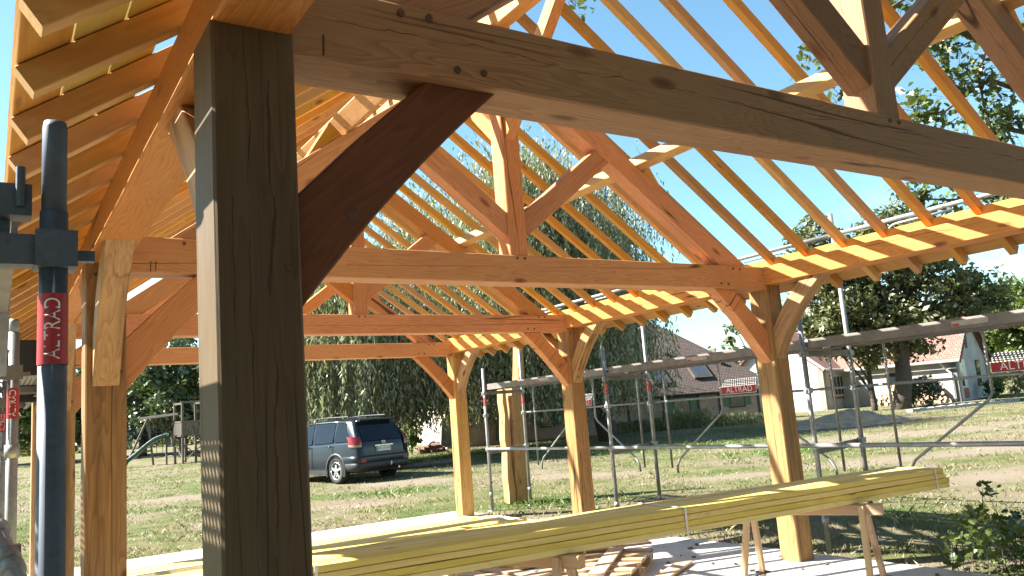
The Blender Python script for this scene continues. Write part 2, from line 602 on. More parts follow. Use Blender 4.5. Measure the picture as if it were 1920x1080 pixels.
# ------------------------------------------------------------------ light and sky
L = V((1, -.70, -1.1)).normalized()
ld = bpy.data.lights.new('sun', 'SUN')
ld.energy = 5.0
ld.angle = R(.53)
ld.color = (1, .955, .88)
sun = bpy.data.objects.new('sun', ld)
COL.objects.link(sun)
sun.rotation_euler = L.to_track_quat('-Z', 'Y').to_euler()
w = bpy.data.worlds.new('World')
S.world = w
w.use_nodes = True
nt = w.node_tree
for n in list(nt.nodes): nt.nodes.remove(n)
wo = N(nt, 'ShaderNodeOutputWorld'); bg = N(nt, 'ShaderNodeBackground')
sk = N(nt, 'ShaderNodeTexSky', sky_type='NISHITA')
sk.sun_disc = False
sk.sun_elevation = math.asin(-L.z)
sk.sun_rotation = math.atan2(-L.x, -L.y)
sk.altitude = 100
sk.air_density = 1.0; sk.dust_density = .5; sk.ozone_density = 0.9
tc = N(nt, 'ShaderNodeTexCoord')
mp = N(nt, 'ShaderNodeVectorMath', operation='MULTIPLY'); mp.inputs[1].default_value = (1, 1, 3.2)
nt.links.new(tc.outputs['Generated'], mp.inputs[0])
cn = noise(nt, mp.outputs[0], 2.3, 7, .6)
sp = N(nt, 'ShaderNodeSeparateXYZ'); nt.links.new(tc.outputs['Generated'], sp.inputs[0])
lo = N(nt, 'ShaderNodeMapRange'); lo.inputs[1].default_value = .30; lo.inputs[2].default_value = .05
nt.links.new(sp.outputs[2], lo.inputs[0])
cf = math_n(nt, 'MULTIPLY', ramp(nt, cn, [(.44, (0, 0, 0)), (.64, (.8, .8, .8))]), lo.outputs[0])
tint = mixc(nt, 1.0, sk.outputs[0], (.88, 1.16, 1.10), 'MULTIPLY')
nt.links.new(mixc(nt, cf, tint, (9.0, 9.3, 9.8)), bg.inputs[0])
bg.inputs[1].default_value = .052
nt.links.new(bg.outputs[0], wo.inputs[0])
S.view_settings.view_transform = 'Standard'
S.view_settings.look = 'None'
S.view_settings.exposure = 2.3
S.view_settings.gamma = 1.0
S.render.engine = 'CYCLES'
S.cycles.max_bounces = 10
S.cycles.diffuse_bounces = 6
S.cycles.transparent_max_bounces = 24
S.cycles.use_denoising = True

# ------------------------------------------------------------------ timber frame
W = 5.4577
Y = [0.0, 2.9426, 5.9747, 8.8795]
SL = .709
TB, TT = 2.382, 2.585
shed = empty('timber_frame_shelter', (0, 0, 0), 'unfinished open timber frame shelter with bare orange rafters over a white slab', 'timber shelter')


def zr(x):  # underside of the rafters
    return 2.58 + SL * (min(x, W - x) + .1)


for i, y in enumerate(Y):
    for x in (0, W):
        near = (i == 0 and x == 0)
        o = timber('post', (x, y, -.005), (x, y, 2.428), .2, .2, M['oak_old'] if near else (M['oak_brown_dimmed'] if (x == 0 and i == 1) else M['oak']), shed, up=(0, 1, 0), ch=.007, wob=.0012)
        if near: o['label'] = 'grey brown cracked corner post nearest the camera'
        for dx, dz in ((-.05, 2.36), (.07, 1.83)):
            hang(MB().tube([(x + dx, y - .1035, dz), (x + dx, y + .02, dz)], .011, 8).build('peg', M['peg'], o), o)
    t = timber('tie_beam', (.096, y, (TB + TT) / 2), (W - .096, y, (TB + TT) / 2), .188, TT - TB, M['fir_shaded'] if i == 0 else M['fir'], shed, ch=.006, wob=.0012)
    for px_, pz in ((.404, 2.555), (.491, 2.558), (.571, 2.418), (.659, 2.423)):
        for xx in (px_, W - px_):
            hang(MB().tube([(xx, y - .0985, pz), (xx, y, pz)], .011, 9).build('peg', M['peg'], t), t)
    for xx in (-.033, .033):
        hang(MB().tube([(W / 2 + xx, y - .0985, 2.562), (W / 2 + xx, y, 2.562)], .010, 9).build('peg', M['peg'], t), t)
    for k in range(i + 1):
        x0 = (.178 if i == 0 else .224) + .027 * k
        hang(MB().bar((x0, y - .0945, 2.384 + .004), (x0 + .002, y - .0945, 2.445), .004, .003, up=(0, 1, 0)).build('carpenter_mark', M['black'], t), t)
    # king post, principals, struts
    timber('king_post', (W / 2, y, TT - .003), (W / 2, y, 4.40), .155, .156, M['fir_shaded'] if i == 0 else M['fir'], shed, up=(0, 1, 0))
    mt = M['fir_shaded'] if i == 0 else M['fir']
    for s in (1, -1):
        def mx(x): return (x - W / 2) * s
        pp = [(mx(2.76), 4.256), (mx(5.145), 2.575), (mx(4.855), 2.575), (mx(2.76), 4.052)]
        prism('principal_rafter', pp, (W / 2, y, 0), (1, 0, 0), (0, 0, 1), .142, mt, shed)
        st = [(mx(2.77), 2.694), (mx(3.70), 3.412), (mx(3.60), 3.532), (mx(2.77), 2.888)]
        prism('strut', st, (W / 2, y, 0), (1, 0, 0), (0, 0, 1), .12, mt, shed)
        cb = [(mx(4.06), 3.334), (mx(4.285), 3.176), (mx(4.18), 3.392)]
        cb = [(mx(4.045), 3.352), (mx(4.29), 3.179), (mx(4.13), 3.435)]
        prism('cleat', cb, (W / 2, y, 0), (1, 0, 0), (0, 0, 1), .10, M['rafter'], shed)
    # curved braces in the plane of the truss
    for s in (1, -1):
        def q(a): return W / 2 + s * (W / 2 - a)
        low = []
        for k in range(9):
            u = k / 8
            bx = (1 - u) ** 2 * .092 + 2 * u * (1 - u) * .372 + u * u * .718
            bz = (1 - u) ** 2 * 1.715 + 2 * u * (1 - u) * 2.078 + u * u * 2.384
            low.append((q(bx), bz))
        poly = low + [(q(.484), 2.384), (q(.284), 2.198), (q(.092), 2.005)]
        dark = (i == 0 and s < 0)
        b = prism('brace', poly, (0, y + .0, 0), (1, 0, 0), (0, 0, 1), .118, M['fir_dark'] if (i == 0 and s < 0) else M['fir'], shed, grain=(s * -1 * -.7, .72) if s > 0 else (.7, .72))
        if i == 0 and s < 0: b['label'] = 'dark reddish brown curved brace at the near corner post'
        if i == 0 and s < 0:
            c0 = V((q(.27), y - .055, 2.0)); pk = MB()
            pk.tube([(q(.25), y - .0605, 1.985), (q(.25), y, 1.985)], .017, 16)
            hang(pk.build('peg', M['peg'], b), b)
    # braces along the wall plates
    for x in (0, W):
        for s in (1, -1):
            if (i == 3 and s > 0) or (i == 0 and s < 0): continue
            low = []
            for k in range(9):
                u = k / 8
                by = (1 - u) ** 2 * .092 + 2 * u * (1 - u) * .28 + u * u * .69
                bz = (1 - u) ** 2 * 1.74 + 2 * u * (1 - u) * 2.14 + u * u * 2.428
                low.append((s * by, bz))
            poly = low + [(s * .46, 2.428), (s * .25, 2.235), (s * .092, 2.02)]
            prism('brace', poly, (x, y, 0), (0, 1, 0), (0, 0, 1), .13, M['oak'] if i else M['oak'], shed, grain=(s * .65, .76))
    # ridge braces
    for s in (1, -1):
        if i == 3 and s > 0: continue
        poly = [(s * .074, 3.47), (s * .99, 4.385), (s * .83, 4.385), (s * .074, 3.63)]
        prism('brace', poly, (W / 2, y, 0), (0, 1, 0), (0, 0, 1), .085, M['fir'], shed)

for x in (0, W):
    timber('wall_plate', (x, -.9, 2.505), (x, Y[3] + .38, 2.505), .19, .162, M['fir'], shed, ch=.007, wob=.0015)
timber('ridge_beam', (W / 2, -.85, 4.455), (W / 2, Y[3] + .36, 4.455), .12, .15, M['rafter'], shed)
sv = V((1, 0, -SL)).normalized(); nv = V((SL, 0, 1)).normalized()
for s in (1, -1):
    c = V((W / 2 + s * (3.995 - W / 2), 0, 3.386))
    n2 = V((s * nv.x, 0, nv.z))
    c = c + n2 * .066
    timber('purlin', (c.x, -.85, c.z), (c.x, Y[3] + .36, c.z), .078, .133, M['rafter'], shed, up=n2)
# rafters
RH, RWD = .076, .056
for s, off in ((1, .226), (-1, .305)):
    k = -3
    while True:
        y = off + .3755 * k
        k += 1
        if y > Y[3] + .36: break
        if y < -.86: continue
        xa = W / 2 - s * .02
        xb = W / 2 + s * (W / 2 + .445)
        def top(x): return 2.58 + SL * ((W / 2 - abs(x - W / 2)) + .1)
        n2 = V((s * nv.x, 0, nv.z))
        pa = V((xa, y, 2.58 + SL * (W / 2 + .12 - .02))) + n2 * RH / 2
        zb = 2.58 + SL * (-.445 + .1)
        pb = V((xb, y, zb)) + n2 * RH / 2
        timber('rafter', pa, pb, RWD, RH, M['rafter'], shed, up=n2, ch=.003)
    # eaves boarding on the tails, with open joints
    n2 = V((s * nv.x, 0, nv.z))
    for j, (u0, u1) in enumerate(((-.438, -.318), (-.313, -.19), (-.185, -.06))):
        mid = (u0 + u1) / 2
        cx = W / 2 + s * (W / 2 - mid)
        c = V((cx, 0, 2.58 + SL * (mid + .1))) + n2 * (RH + .0125)
        o = timber('eaves_board', (c.x, -.95, c.z), (c.x, Y[3] + .42, c.z), (u1 - u0) * 1.226, .021, M['rafter'] if j == 0 else M['yellow_board'], shed, up=n2, ch=.002)
    xb = W / 2 + s * (W / 2 + (.05 if s > 0 else -.045))
    timber('blocking_board', (xb, -.8, 2.630), (xb, Y[3] + .36, 2.630), .022, .088, M['rafter'], shed, ch=.002)

# sheets of strand board lying on the far slope
ob = empty('strand_board_sheet', (1.7, 4.6, 3.95), 'pale yellow strand board lying across the far left rafters near the ridge', 'board')
n2 = V((-nv.x, 0, nv.z))
for j, (xa, xb, ya, yb) in enumerate(((1.46, 2.05, 3.98, 4.62),)):
    pa = V((xa, (ya + yb) / 2, 2.58 + SL * (xa + .1))) + n2 * (RH + .009)
    pb = V((xb, (ya + yb) / 2, 2.58 + SL * (xb + .1))) + n2 * (RH + .009)
    o = timber('board', pa, pb, yb - ya, .016, M['osb'], None, up=n2, ch=.001)
    o.parent = ob
    o.matrix_parent_inverse = Matrix.Translation(-V(ob.location))

# ------------------------------------------------------------------ ground, slab
PATCH = []      # (x, y, half length along the view's right, half depth, kind)


def patch_field(x, y):
    x = np.asarray(x, float); y = np.asarray(y, float)
    wob = .35 * np.sin(x * 1.9 + 1.3 * np.sin(y * 1.1)) + .3 * np.sin(y * 2.3 + x * .7) + .2 * np.sin(x * 4.7 - y * 3.9)
    bare = np.zeros_like(x); green = np.zeros_like(x)
    for (cx, cy, a, b, k) in PATCH:
        u = (x - cx) * RXY[0] + (y - cy) * RXY[1]; v = (x - cx) * FXY[0] + (y - cy) * FXY[1]
        f = np.clip(1.25 + .45 * wob - np.sqrt((u / a) ** 2 + (v / b) ** 2), 0, 1)
        if k == 'bare': bare = np.maximum(bare, f)
        else: green = np.maximum(green, f)
    return bare, green


RXY = np.array([CR[0], CR[1]]); RXY /= np.linalg.norm(RXY)
FXY = np.array([CW[0], CW[1]]); FXY /= np.linalg.norm(FXY)
for (px, py, a, b, k) in ((1760, 905, 3.2, 1.0, 'bare'), (1930, 890, 2.5, 1.2, 'bare'), (1380, 893, 1.4, .6, 'bare'), (1100, 890, 1.6, .8, 'bare'), (1740, 1062, 1.2, .3, 'bare'),
                          (760, 905, 3.0, .9, 'bare'), (330, 935, 2.6, .9, 'bare'), (1690, 815, 6, 2.2, 'bare'), (640, 950, 1.5, .5, 'bare'), (1850, 845, 4, 1.0, 'bare'), (1560, 905, 1.0, .35, 'bare'),
                          (1290, 838, 5.0, 2.6, 'green'), (950, 845, 4.0, 2.4, 'green'), (760, 872, 2.6, 1.6, 'green'), (1820, 742, 5, 1.6, 'green'), (350, 905, 2, .5, 'green'), (720, 925, 2.4, .7, 'green'), (1500, 845, 2, 1.4, 'green'),  # greener grass, its dark tone also painting the willow's shade
                          (1010, 945, 1.2, .5, 'green'), (250, 960, 2.0, .5, 'green')):
    p_ = ground_at(px, py)
    PATCH.append((p_.x, p_.y, a, b, k))


def ground():
    rs = np.concatenate([np.linspace(.0, 12, 73), np.geomspace(12.2, 70, 130), np.geomspace(74, 900, 24)])
    na = 420
    th = np.linspace(0, 2 * np.pi, na, endpoint=False)
    RR, TT_ = np.meshgrid(rs, th, indexing='ij')
    X = RR * np.cos(TT_) + 3; Yy = RR * np.sin(TT_) + 3
    Z = gh(X, Yy)
    rr = np.hypot(X, Yy)
    Z = Z + .018 * np.sin(X * 2.1 + Yy) * np.sin(Yy * 1.7) * np.clip((rr - 7) / 5, 0, 1)
    inside = (X > -.7) & (X < 6.0) & (Yy > -4) & (Yy < 10)
    Z[inside] = -.10
    Vt = np.stack([X, Yy, Z], -1).reshape(-1, 3)
    i = np.arange(len(rs) - 1)[:, None] * na; j = np.arange(na)[None, :]; j2 = (j + 1) % na
    q = np.stack([i + j, i + na + j, i + na + j2, i + j2], -1).reshape(-1, 4)
    return Vt, q


def ground_mat():
    mt, nt, bs, out = new_mat('dry_lawn')
    v = objvec(nt, rand=False)
    a = noise(nt, v, .35, 5, .6, .6)
    b = noise(nt, v, 1.6, 6, .65, .4)
    f = noise(nt, v, 38, 4, .7)
    c = ramp(nt, b, [(.32, (.062, .092, .024)), (.46, (.112, .124, .048)), (.58, (.160, .145, .074)), (.7, (.205, .172, .105))])
    c = mixc(nt, ramp(nt, a, [(.46, (0, 0, 0)), (.58, (.85, .85, .85))]), c, (.205, .165, .118))
    c = mixc(nt, ramp(nt, a, [(.30, (.75, .75, .75)), (.42, (0, 0, 0))]), c, (.055, .10, .022))
    at_ = N(nt, 'ShaderNodeAttribute', attribute_name='bare'); at2 = N(nt, 'ShaderNodeAttribute', attribute_name='green')
    m_ = noise(nt, v, 5, 4, .6)
    def soft(x): return ramp(nt, math_n(nt, 'ADD', x, math_n(nt, 'MULTIPLY', math_n(nt, 'SUBTRACT', m_, .5), 1.1)), [(.25, (0, 0, 0)), (.85, (.72, .72, .72))])
    c = mixc(nt, soft(at2.outputs['Fac']), c, (.060, .115, .020))
    c = mixc(nt, soft(at_.outputs['Fac']), c, (.245, .195, .155))
    c = mixc(nt, ramp(nt, f, [(.4, (0, 0, 0)), (.75, (.5, .5, .5))]), c, (.085, .075, .034))
    nt.links.new(c, bs.inputs['Base Color'])
    bs.inputs['Roughness'].default_value = .95
    bs.inputs['Specular IOR Level'].default_value = .1
    bp = N(nt, 'ShaderNodeBump'); bp.inputs['Strength'].default_value = .8; bp.inputs['Distance'].default_value = .05
    nt.links.new(f, bp.inputs['Height']); nt.links.new(bp.outputs[0], bs.inputs['Normal'])
    return mt


Vt, qd = ground()
g = np_quads('ground', Vt, qd, ground_mat(), None, True)
tag(g, kind='structure')
_b, _g = patch_field(Vt[:, 0], Vt[:, 1])
for nm, ar in (('bare', _b), ('green', _g)):
    g.data.attributes.new(nm, 'FLOAT', 'POINT').data.foreach_set('value', ar.astype(np.float32))


def concrete():
    mt, nt, bs, out = new_mat('concrete')
    v = objvec(nt, rand=False)
    a = noise(nt, v, .9, 6, .65); b = noise(nt, v, 30, 5, .7)
    c = ramp(nt, a, [(.3, (.42, .395, .37)), (.7, (.50, .475, .45))])
    c = mixc(nt, ramp(nt, b, [(.5, (0, 0, 0)), (.8, (.35, .35, .35))]), c, (.36, .33, .30))
    d_ = noise(nt, v, 3.1, 6, .7, .5)
    c = mixc(nt, ramp(nt, d_, [(.52, (0, 0, 0)), (.66, (.55, .55, .55))]), c, (.40, .31, .20))
    e_ = noise(nt, v, 1.7, 6, .7, .8)
    c = mixc(nt, ramp(nt, e_, [(.56, (0, 0, 0)), (.62, (.4, .4, .4)), (.7, (.5, .5, .5))]), c, (.24, .22, .205))
    nt.links.new(c, bs.inputs['Base Color'])
    bs.inputs['Roughness'].default_value = .8
    bp = N(nt, 'ShaderNodeBump'); bp.inputs['Strength'].default_value = .15; bp.inputs['Distance'].default_value = .01
    nt.links.new(b, bp.inputs['Height']); nt.links.new(bp.outputs[0], bs.inputs['Normal'])
    return mt


M['concrete'] = concrete()
sl = MB().box((2.7, 4.57, -.075), (6.12, 10.16, .15))
tag(sl.build('concrete_slab', M['concrete']), kind='structure')
so = MB().add([(-12, -16, -.096 + .12), (11, -16, -.096 + .12), (11, -.512, -.086), (-12, -.512, -.086)], [(0, 1, 2, 3)])
tag(so.build('added_dark_ground', plain('bounce_cut_ground', (.075, .052, .036), .95, var=.4, scale=3, bump=.6, rand=False)), kind='structure')  # unseen dark sheet added to cut bounce light on the near timbers

# ------------------------------------------------------------------ scaffolds
def arc(c, a, b, r, n=5):
    """quarter bend at corner c, coming along -a and leaving along b"""
    c, a, b = V(c), V(a), V(b)
    o = c + a * r + b * r
    return [o - b * r * math.cos(math.pi / 2 * k / n) - a * r * math.sin(math.pi / 2 * k / n) for k in range(n + 1)]


def guard_frame(root, x, ym, z0, sign=True, flip=-1):
    r = .0135
    for s in (1, -1):
        g = MB()
        ye = ym + s * 1.27
        pts = [(x, ye, z0 + .60), (x, ye, z0 + 1.86)] + arc((x, ye, z0 + 1.975), (0, 0, -1), (0, -s, 0), .09) + [(x, ym + s * .75, z0 + 1.975)]
        g.tube(pts, r, 8)
        g.build('guardrail_frame', M['galv'], root, True)
        g = MB()
        yc = ym + s * .30
        pts = [(x, ym, z0 + 1.955)] + arc((x, yc, z0 + 1.955), (0, -s, 0), (0, 0, -1), .08) + [(x, yc, z0 + 1.31), (x, yc + s * .04, z0 + 1.25), (x, ye - s * .16, z0 + .72), (x, ye - s * .10, z0 + .63), (x, ye - s * .095, z0 + .54)]
        g.tube(pts, r, 8)
        g.build('guardrail_frame', M['galv'], root, True)
    if sign:
        p = MB()
        p.box((x + flip * .018, ym, z0 + 1.527), (.006, .54, .094))
        sg = p.build('sign_plate', M['red'], root)
        e = MB()
        for zz in (-.047, .047): e.box((x + flip * .0225, ym, z0 + 1.527 + zz * .97), (.002, .54, .005))
        for yy in (-.267, .267): e.box((x + flip * .0225, ym + yy, z0 + 1.527), (.002, .005, .084))
        e.build('sign_border', M['white'], sg)
        text_on('sign_lettering', 'ALTRAD', .096, (x + flip * .0222, ym - .01, z0 + 1.527), (0, flip, 0), (0, 0, 1), M['white'], sg, width=.40)
        pf = MB()
        pf.add([(x + flip * .018, ym - .27, z0 + 1.578), (x + flip * .018, ym + .27, z0 + 1.578), (x + .05, ym + .27, z0 + 1.655), (x + .05, ym - .27, z0 + 1.655)], [(0, 1, 2, 3)])
        pf.build('perforated_strip', M['perf'], root)


def coupler(mb, x, y, z, s=.055):
    mb.box((x, y, z), (s, s, .05))
    mb.box((x, y, z + .0), (s * 1.5, .022, .022))


def standard(root, x, y, z0, z1, sticker=True, zs=(1.60, 1.74), mat='galv', label=None):
    b = MB()
    b.tube([(x, y, z0), (x, y, z1)], .02415, 14)
    b.tube([(x, y, z0 - .005), (x, y, z0 + .006)], .075, 12)
    for zz in ((.22, .9, 1.45) if mat == 'galv' else ()):
        b.tube([(x, y, zz - .03), (x, y, zz + .03)], .031, 12)
    o = b.build('standard', M[mat], root, True)
    if label: o['label'] = label
    if sticker:
        s = MB().tube([(x, y, zs[0]), (x, y, zs[1])], .0252, 20, False)
        st = s.build('sticker', M['red'], o, True)
        me = text_mesh('ALTRAD', .03)
        k = (zs[1] - zs[0]) * .86 / (max(v.co.x for v in me.vertices) - min(v.co.x for v in me.vertices))
        zc = (zs[0] + zs[1]) / 2
        d = V((CAM[0] - x, CAM[1] - y)).normalized()
        a0 = math.atan2(d.y, d.x)
        for v in me.vertices:
            u, t = v.co.x * k, v.co.y * 1.25
            a = a0 - t / .0252     # text's up points to the left of the viewer
            v.co = (x + .0264 * math.cos(a), y + .0264 * math.sin(a), zc + u)
        me.materials.clear()
        link('sticker_lettering', me, M['white'], o)
    return o


def platform(root, x0, x1, y0, y1, z):
    n = 2
    wd = (x1 - x0) / n
    mbs = MB(); pf = MB()
    for k in range(n):
        a, b = x0 + k * wd + .006, x0 + (k + 1) * wd - .006
        for xx in (a, b):
            mbs.box((xx, (y0 + y1) / 2, z - .045), (.012, y1 - y0 - .09, .092))
            s = 1 if xx == a else -1
            mbs.box((xx + s * .016, (y0 + y1) / 2, z - .088), (.026, y1 - y0 - .10, .008))
        for yy in (y0 + .06, y1 - .06):
            mbs.box(((a + b) / 2, yy, z - .05), (b - a - .03, .03, .05))
        pf.add([(a, y0 + .05, z - .012), (b, y0 + .05, z - .012), (b, y1 - .05, z - .012), (a, y1 - .05, z - .012)], [(0, 1, 2, 3)])
    o = mbs.build('platform', M['deck_steel'], root)
    pf.build('perforated_sheet', M['perf'], o)
    return o


xi, xo = 6.17, 6.90
sc = empty('facade_scaffold', (xi, 3.15, -.09), 'grey tube scaffold with long platforms standing along the lawn side of the shelter', 'scaffold')
SCR = []
def under(root):
    for c in list(root.children):
        c.matrix_parent_inverse = Matrix.Translation(-V(root.location))


ys = [-2.99, .08, 3.15, 6.22, 9.29]
for i, y in enumerate(ys):
    zb = float(gh(xi, y)) if y > 5 else -.09
    standard(sc, xi, y, zb, 2.2, i != 2, (1.60, 1.74))
    standard(sc, xo, y, float(gh(xo, y)), 3.27, i != 2, (1.60, 1.74))
    MB().bar((xi, y, 1.805), (xo, y, 1.805), .045, .052).build('transom', M['deck_steel'], sc)
    MB().bar((xi, y + .03, .87), (xo, y + .03, .90), .02, .07).build('transom', M['deck_steel'], sc)
    for xx, zz in ((xi, .92), (xi, 1.45), (xi, 1.80), (xo, .92), (xo, 1.45), (xo, 1.80), (xo, 3.05)):
        c = MB(); coupler(c, xx, y, zz, .062)
        c.build('coupler', M['galv'], sc)
for i in range(4):
    y0, y1 = ys[i], ys[i + 1]
    p = platform(sc, xi + .03, xo - .03, y0, y1, 1.945)
    lb = MB().box((xi + .026, y0 + 1.45, 1.905), (.004, .30, .045))
    lo_ = lb.build('label_plate', M['label_plate'], p)
    lr = MB().box((xi + .0232, y0 + 1.565, 1.893), (.002, .055, .016)).build('label_mark', M['red'], p)
    for zz, rr in ((1.455, .0135), (3.05, .023), (2.62, .0135)):
        MB().tube([(xo + .03, y0, zz), (xo + .03, y1, zz)], rr, 8).build('guardrail', M['galv'], sc, True)
    r = MB()
    r.tube([(xi - .03, y0, .925), (xi - .03, y1, .925)], .0215, 10)
    r.build('ledger', M['galv'], sc, True)
    guard_frame(sc, xo + .03, (y0 + y1) / 2 - (.10 if i == 1 else 0), 0.0)
    ym = (y0 + y1) / 2
    for s in (1, -1):
        yc = ym + s * .95
        pts = [(xo + .03, ym + s * .3, 3.0)] + arc((xo + .03, yc, 3.0), (0, -s, 0), (0, 0, -1), .1) + [(xo + .03, yc + s * .03, 2.63)]
        MB().tube(pts, .0135, 8).build('guardrail_frame', M['galv'], sc, True)
under(sc)

# left scaffold, very near the camera
xl = -.43
sl_ = empty('facade_scaffold', (xl, -.27, -.09), 'blue grey scaffold tube and brackets close to the camera beside the left eaves', 'scaffold')
yl = [-.27, 2.46, 5.2, 7.9]
for i, y in enumerate(yl):
    zt = 1.885 if i == 0 else 2.0
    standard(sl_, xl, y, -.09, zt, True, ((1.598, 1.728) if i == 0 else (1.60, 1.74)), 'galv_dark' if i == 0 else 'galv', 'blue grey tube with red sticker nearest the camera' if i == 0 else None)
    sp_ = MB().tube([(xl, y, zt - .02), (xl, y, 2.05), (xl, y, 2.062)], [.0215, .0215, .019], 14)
    sp_.build('spigot', M['galv_dark'] if i == 0 else M['galv'], sl_, True)
    standard(sl_, xl - .73, y, -.09, 3.2, False, mat='galv')
    b = MB()
    b.bar((xl - .76, y, 1.808), (xl - .03, y, 1.808), .045, .056)
    b.box((xl + .003, y - .002, 1.81), (.068, .07, .068))
    b.bar((xl + .03, y, 1.802), (xl + .068, y, 1.802), .02, .02)
    b.bar((xl - .76, y + .02, 1.905), (xl - .036, y + .02, 1.905), .05, .06)
    b.tube([(xl - .055, y - .01, 1.89), (xl - .055, y - .01, 1.965)], .008, 8)
    b.bar((xl - .76, y + .05, 1.86), (xl - .07, y + .05, 1.86), .04, .035)
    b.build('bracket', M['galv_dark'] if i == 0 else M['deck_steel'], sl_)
for i in range(3):
    y0, y1 = yl[i], yl[i + 1]
    if i: platform(sl_, xl - .70, xl + .27, y0 + .85, y1 + .75, 2.0)
    else: platform(sl_, xl - .72, xl - .05, y0 + .28, y1 - .1, 1.985)
    for zz in (.95, 1.45):
        MB().tube([(xl - .76, y0, zz), (xl - .76, y1, zz)], .0175, 8).build('guardrail', M['galv'], sl_, True)
for y in (3.34, 6.30):
    t = MB()
    t.bar((xl - .74, y, 1.965), (xl + .275, y, 1.965), .03, .20)
    t.build('toe_board', M['dark_plank'], sl_)
d = MB()
a_, b_ = at(-26, 950, 1.9), at(40, 1110, 1.75)
d.tube([a_, b_], .0215, 12)
c0 = at(10, 1045, 1.83)
d.box(c0, (.06, .05, .05)); d.bar(c0, c0 + V((-.35, 0, .0)), .04, .045)
for k in (.3, .62, .75):
    p = a_.lerp(b_, k); dd = (b_ - a_).normalized() * .012
    d.tube([p - dd, p + dd], .027, 12)
d.build('diagonal_brace', M['galv'], sl_, True)
pl = MB(); a_, b_ = at(14, 470, 2.6), at(2, 700, 2.7)
pl.bar(a_, b_, .03, .055, up=(0, 1, 0))
pl.build('ladder_stile', M['galv'], sl_)
under(sl_)

# ------------------------------------------------------------------ timber post standing on the lawn
lp = empty('rustic_timber_post', (6.95, 9.72, float(gh(6.95, 9.72))), 'thick rough split oak post standing on the lawn behind the scaffold', 'timber post')
def rough_post(secs, seed):
    rnd = random.Random(seed)
    vs, fs = [], []
    n = 12
    for (z, x0, x1, y0, y1) in secs:
        for k in range(n):
            t = 2 * math.pi * (k + .5) / n
            cx, cy = math.cos(t), math.sin(t)
            e = max(abs(cx), abs(cy)); cx, cy = cx / e * (1 - .12 * (abs(cx * cy))), cy / e * (1 - .12 * abs(cx * cy))
            vs.append(((x0 + x1) / 2 + cx * (x1 - x0) / 2 + rnd.uniform(-.006, .006), (y0 + y1) / 2 + cy * (y1 - y0) / 2 + rnd.uniform(-.006, .006), z))
    for i in range(len(secs) - 1):
        for k in range(n):
            k2 = (k + 1) % n
            fs.append((i * n + k, i * n + k2, (i + 1) * n + k2, (i + 1) * n + k))
    fs.append(tuple(range(n))[::-1]); fs.append(tuple((len(secs) - 1) * n + k for k in range(n)))
    m_ = MB(); m_.v = [(z + .05, y_ - 9.72, -(x_ - 6.95)) for x_, y_, z in vs]; m_.f = fs
    return m_
mmx = Matrix(((0, 0, -1, 0), (0, 1, 0, 0), (1, 0, 0, 0), (0, 0, 0, 1)))
def zsec(x0a, x1a, x0b, x1b, top, y0, y1, n=9):
    return [(-.03 + (top + .03) * k / n, x0a + (x0b - x0a) * k / n + .012 * math.sin(k * 2.1), x1a + (x1b - x1a) * k / n + .012 * math.sin(k * 1.3), y0, y1) for k in range(n + 1)]
o = rough_post(zsec(6.70, 6.83, 6.72, 6.80, 1.84, 9.62, 9.80), 3).build('slab_of_wood', M['oak'], lp); o.matrix_local = mmx
o = rough_post(zsec(6.835, 7.06, 6.90, 7.16, 1.9, 9.60, 9.86) + [(1.95, 7.06, 7.19, 9.62, 9.84), (2.56, 7.12, 7.215, 9.64, 9.82)], 5).build('trunk', M['oak'], lp); o.matrix_local = mmx

# ------------------------------------------------------------------ trestles and lumber
def trestle(p0, p1, ztop, label):
    p0, p1 = V((*p0, 0)), V((*p1, 0))
    c = (p0 + p1) / 2
    d = (p1 - p0).normalized(); nn = V((-d.y, d.x, 0))
    root = empty('trestle', c, label, 'trestle', 'wooden trestles under the yellow lumber')
    Lh = (p1 - p0).length / 2
    z = ztop - .036
    timber('beam', V((0, 0, z)) - d * Lh, V((0, 0, z)) + d * Lh, .072, .07, M['pale'], root)
    for e in (-1, 1):
        for s in (-1, 1):
            top = d * e * (Lh - .12) + nn * s * .05 + V((0, 0, z + .02))
            bot = d * e * (Lh - .08) + nn * s * .27 + V((0, 0, .0))
            timber('leg', bot, top, .055, .035, M['pale'], root, up=d, ch=.003)
        b = MB()
        for s in (-1, 1):
            q = d * e * (Lh - .09) + nn * s * .215 + V((0, 0, .17))
            b.box(q, (.075, .075, .014))
        b.bar(d * e * (Lh - .09) + nn * .215 + V((0, 0, .17)), d * e * (Lh - .09) - nn * .215 + V((0, 0, .17)), .012, .012)
        b.build('spreader_strap', M['black'], root)
    return root


trestle((4.02, 2.28), (4.42, 1.36), .68, 'pale wooden trestle under the right end of the long yellow lumber')
trestle((1.72, 2.62), (2.14, 1.63), .68, 'pale wooden trestle under the middle of the lumber, its beam end showing above the pallets')


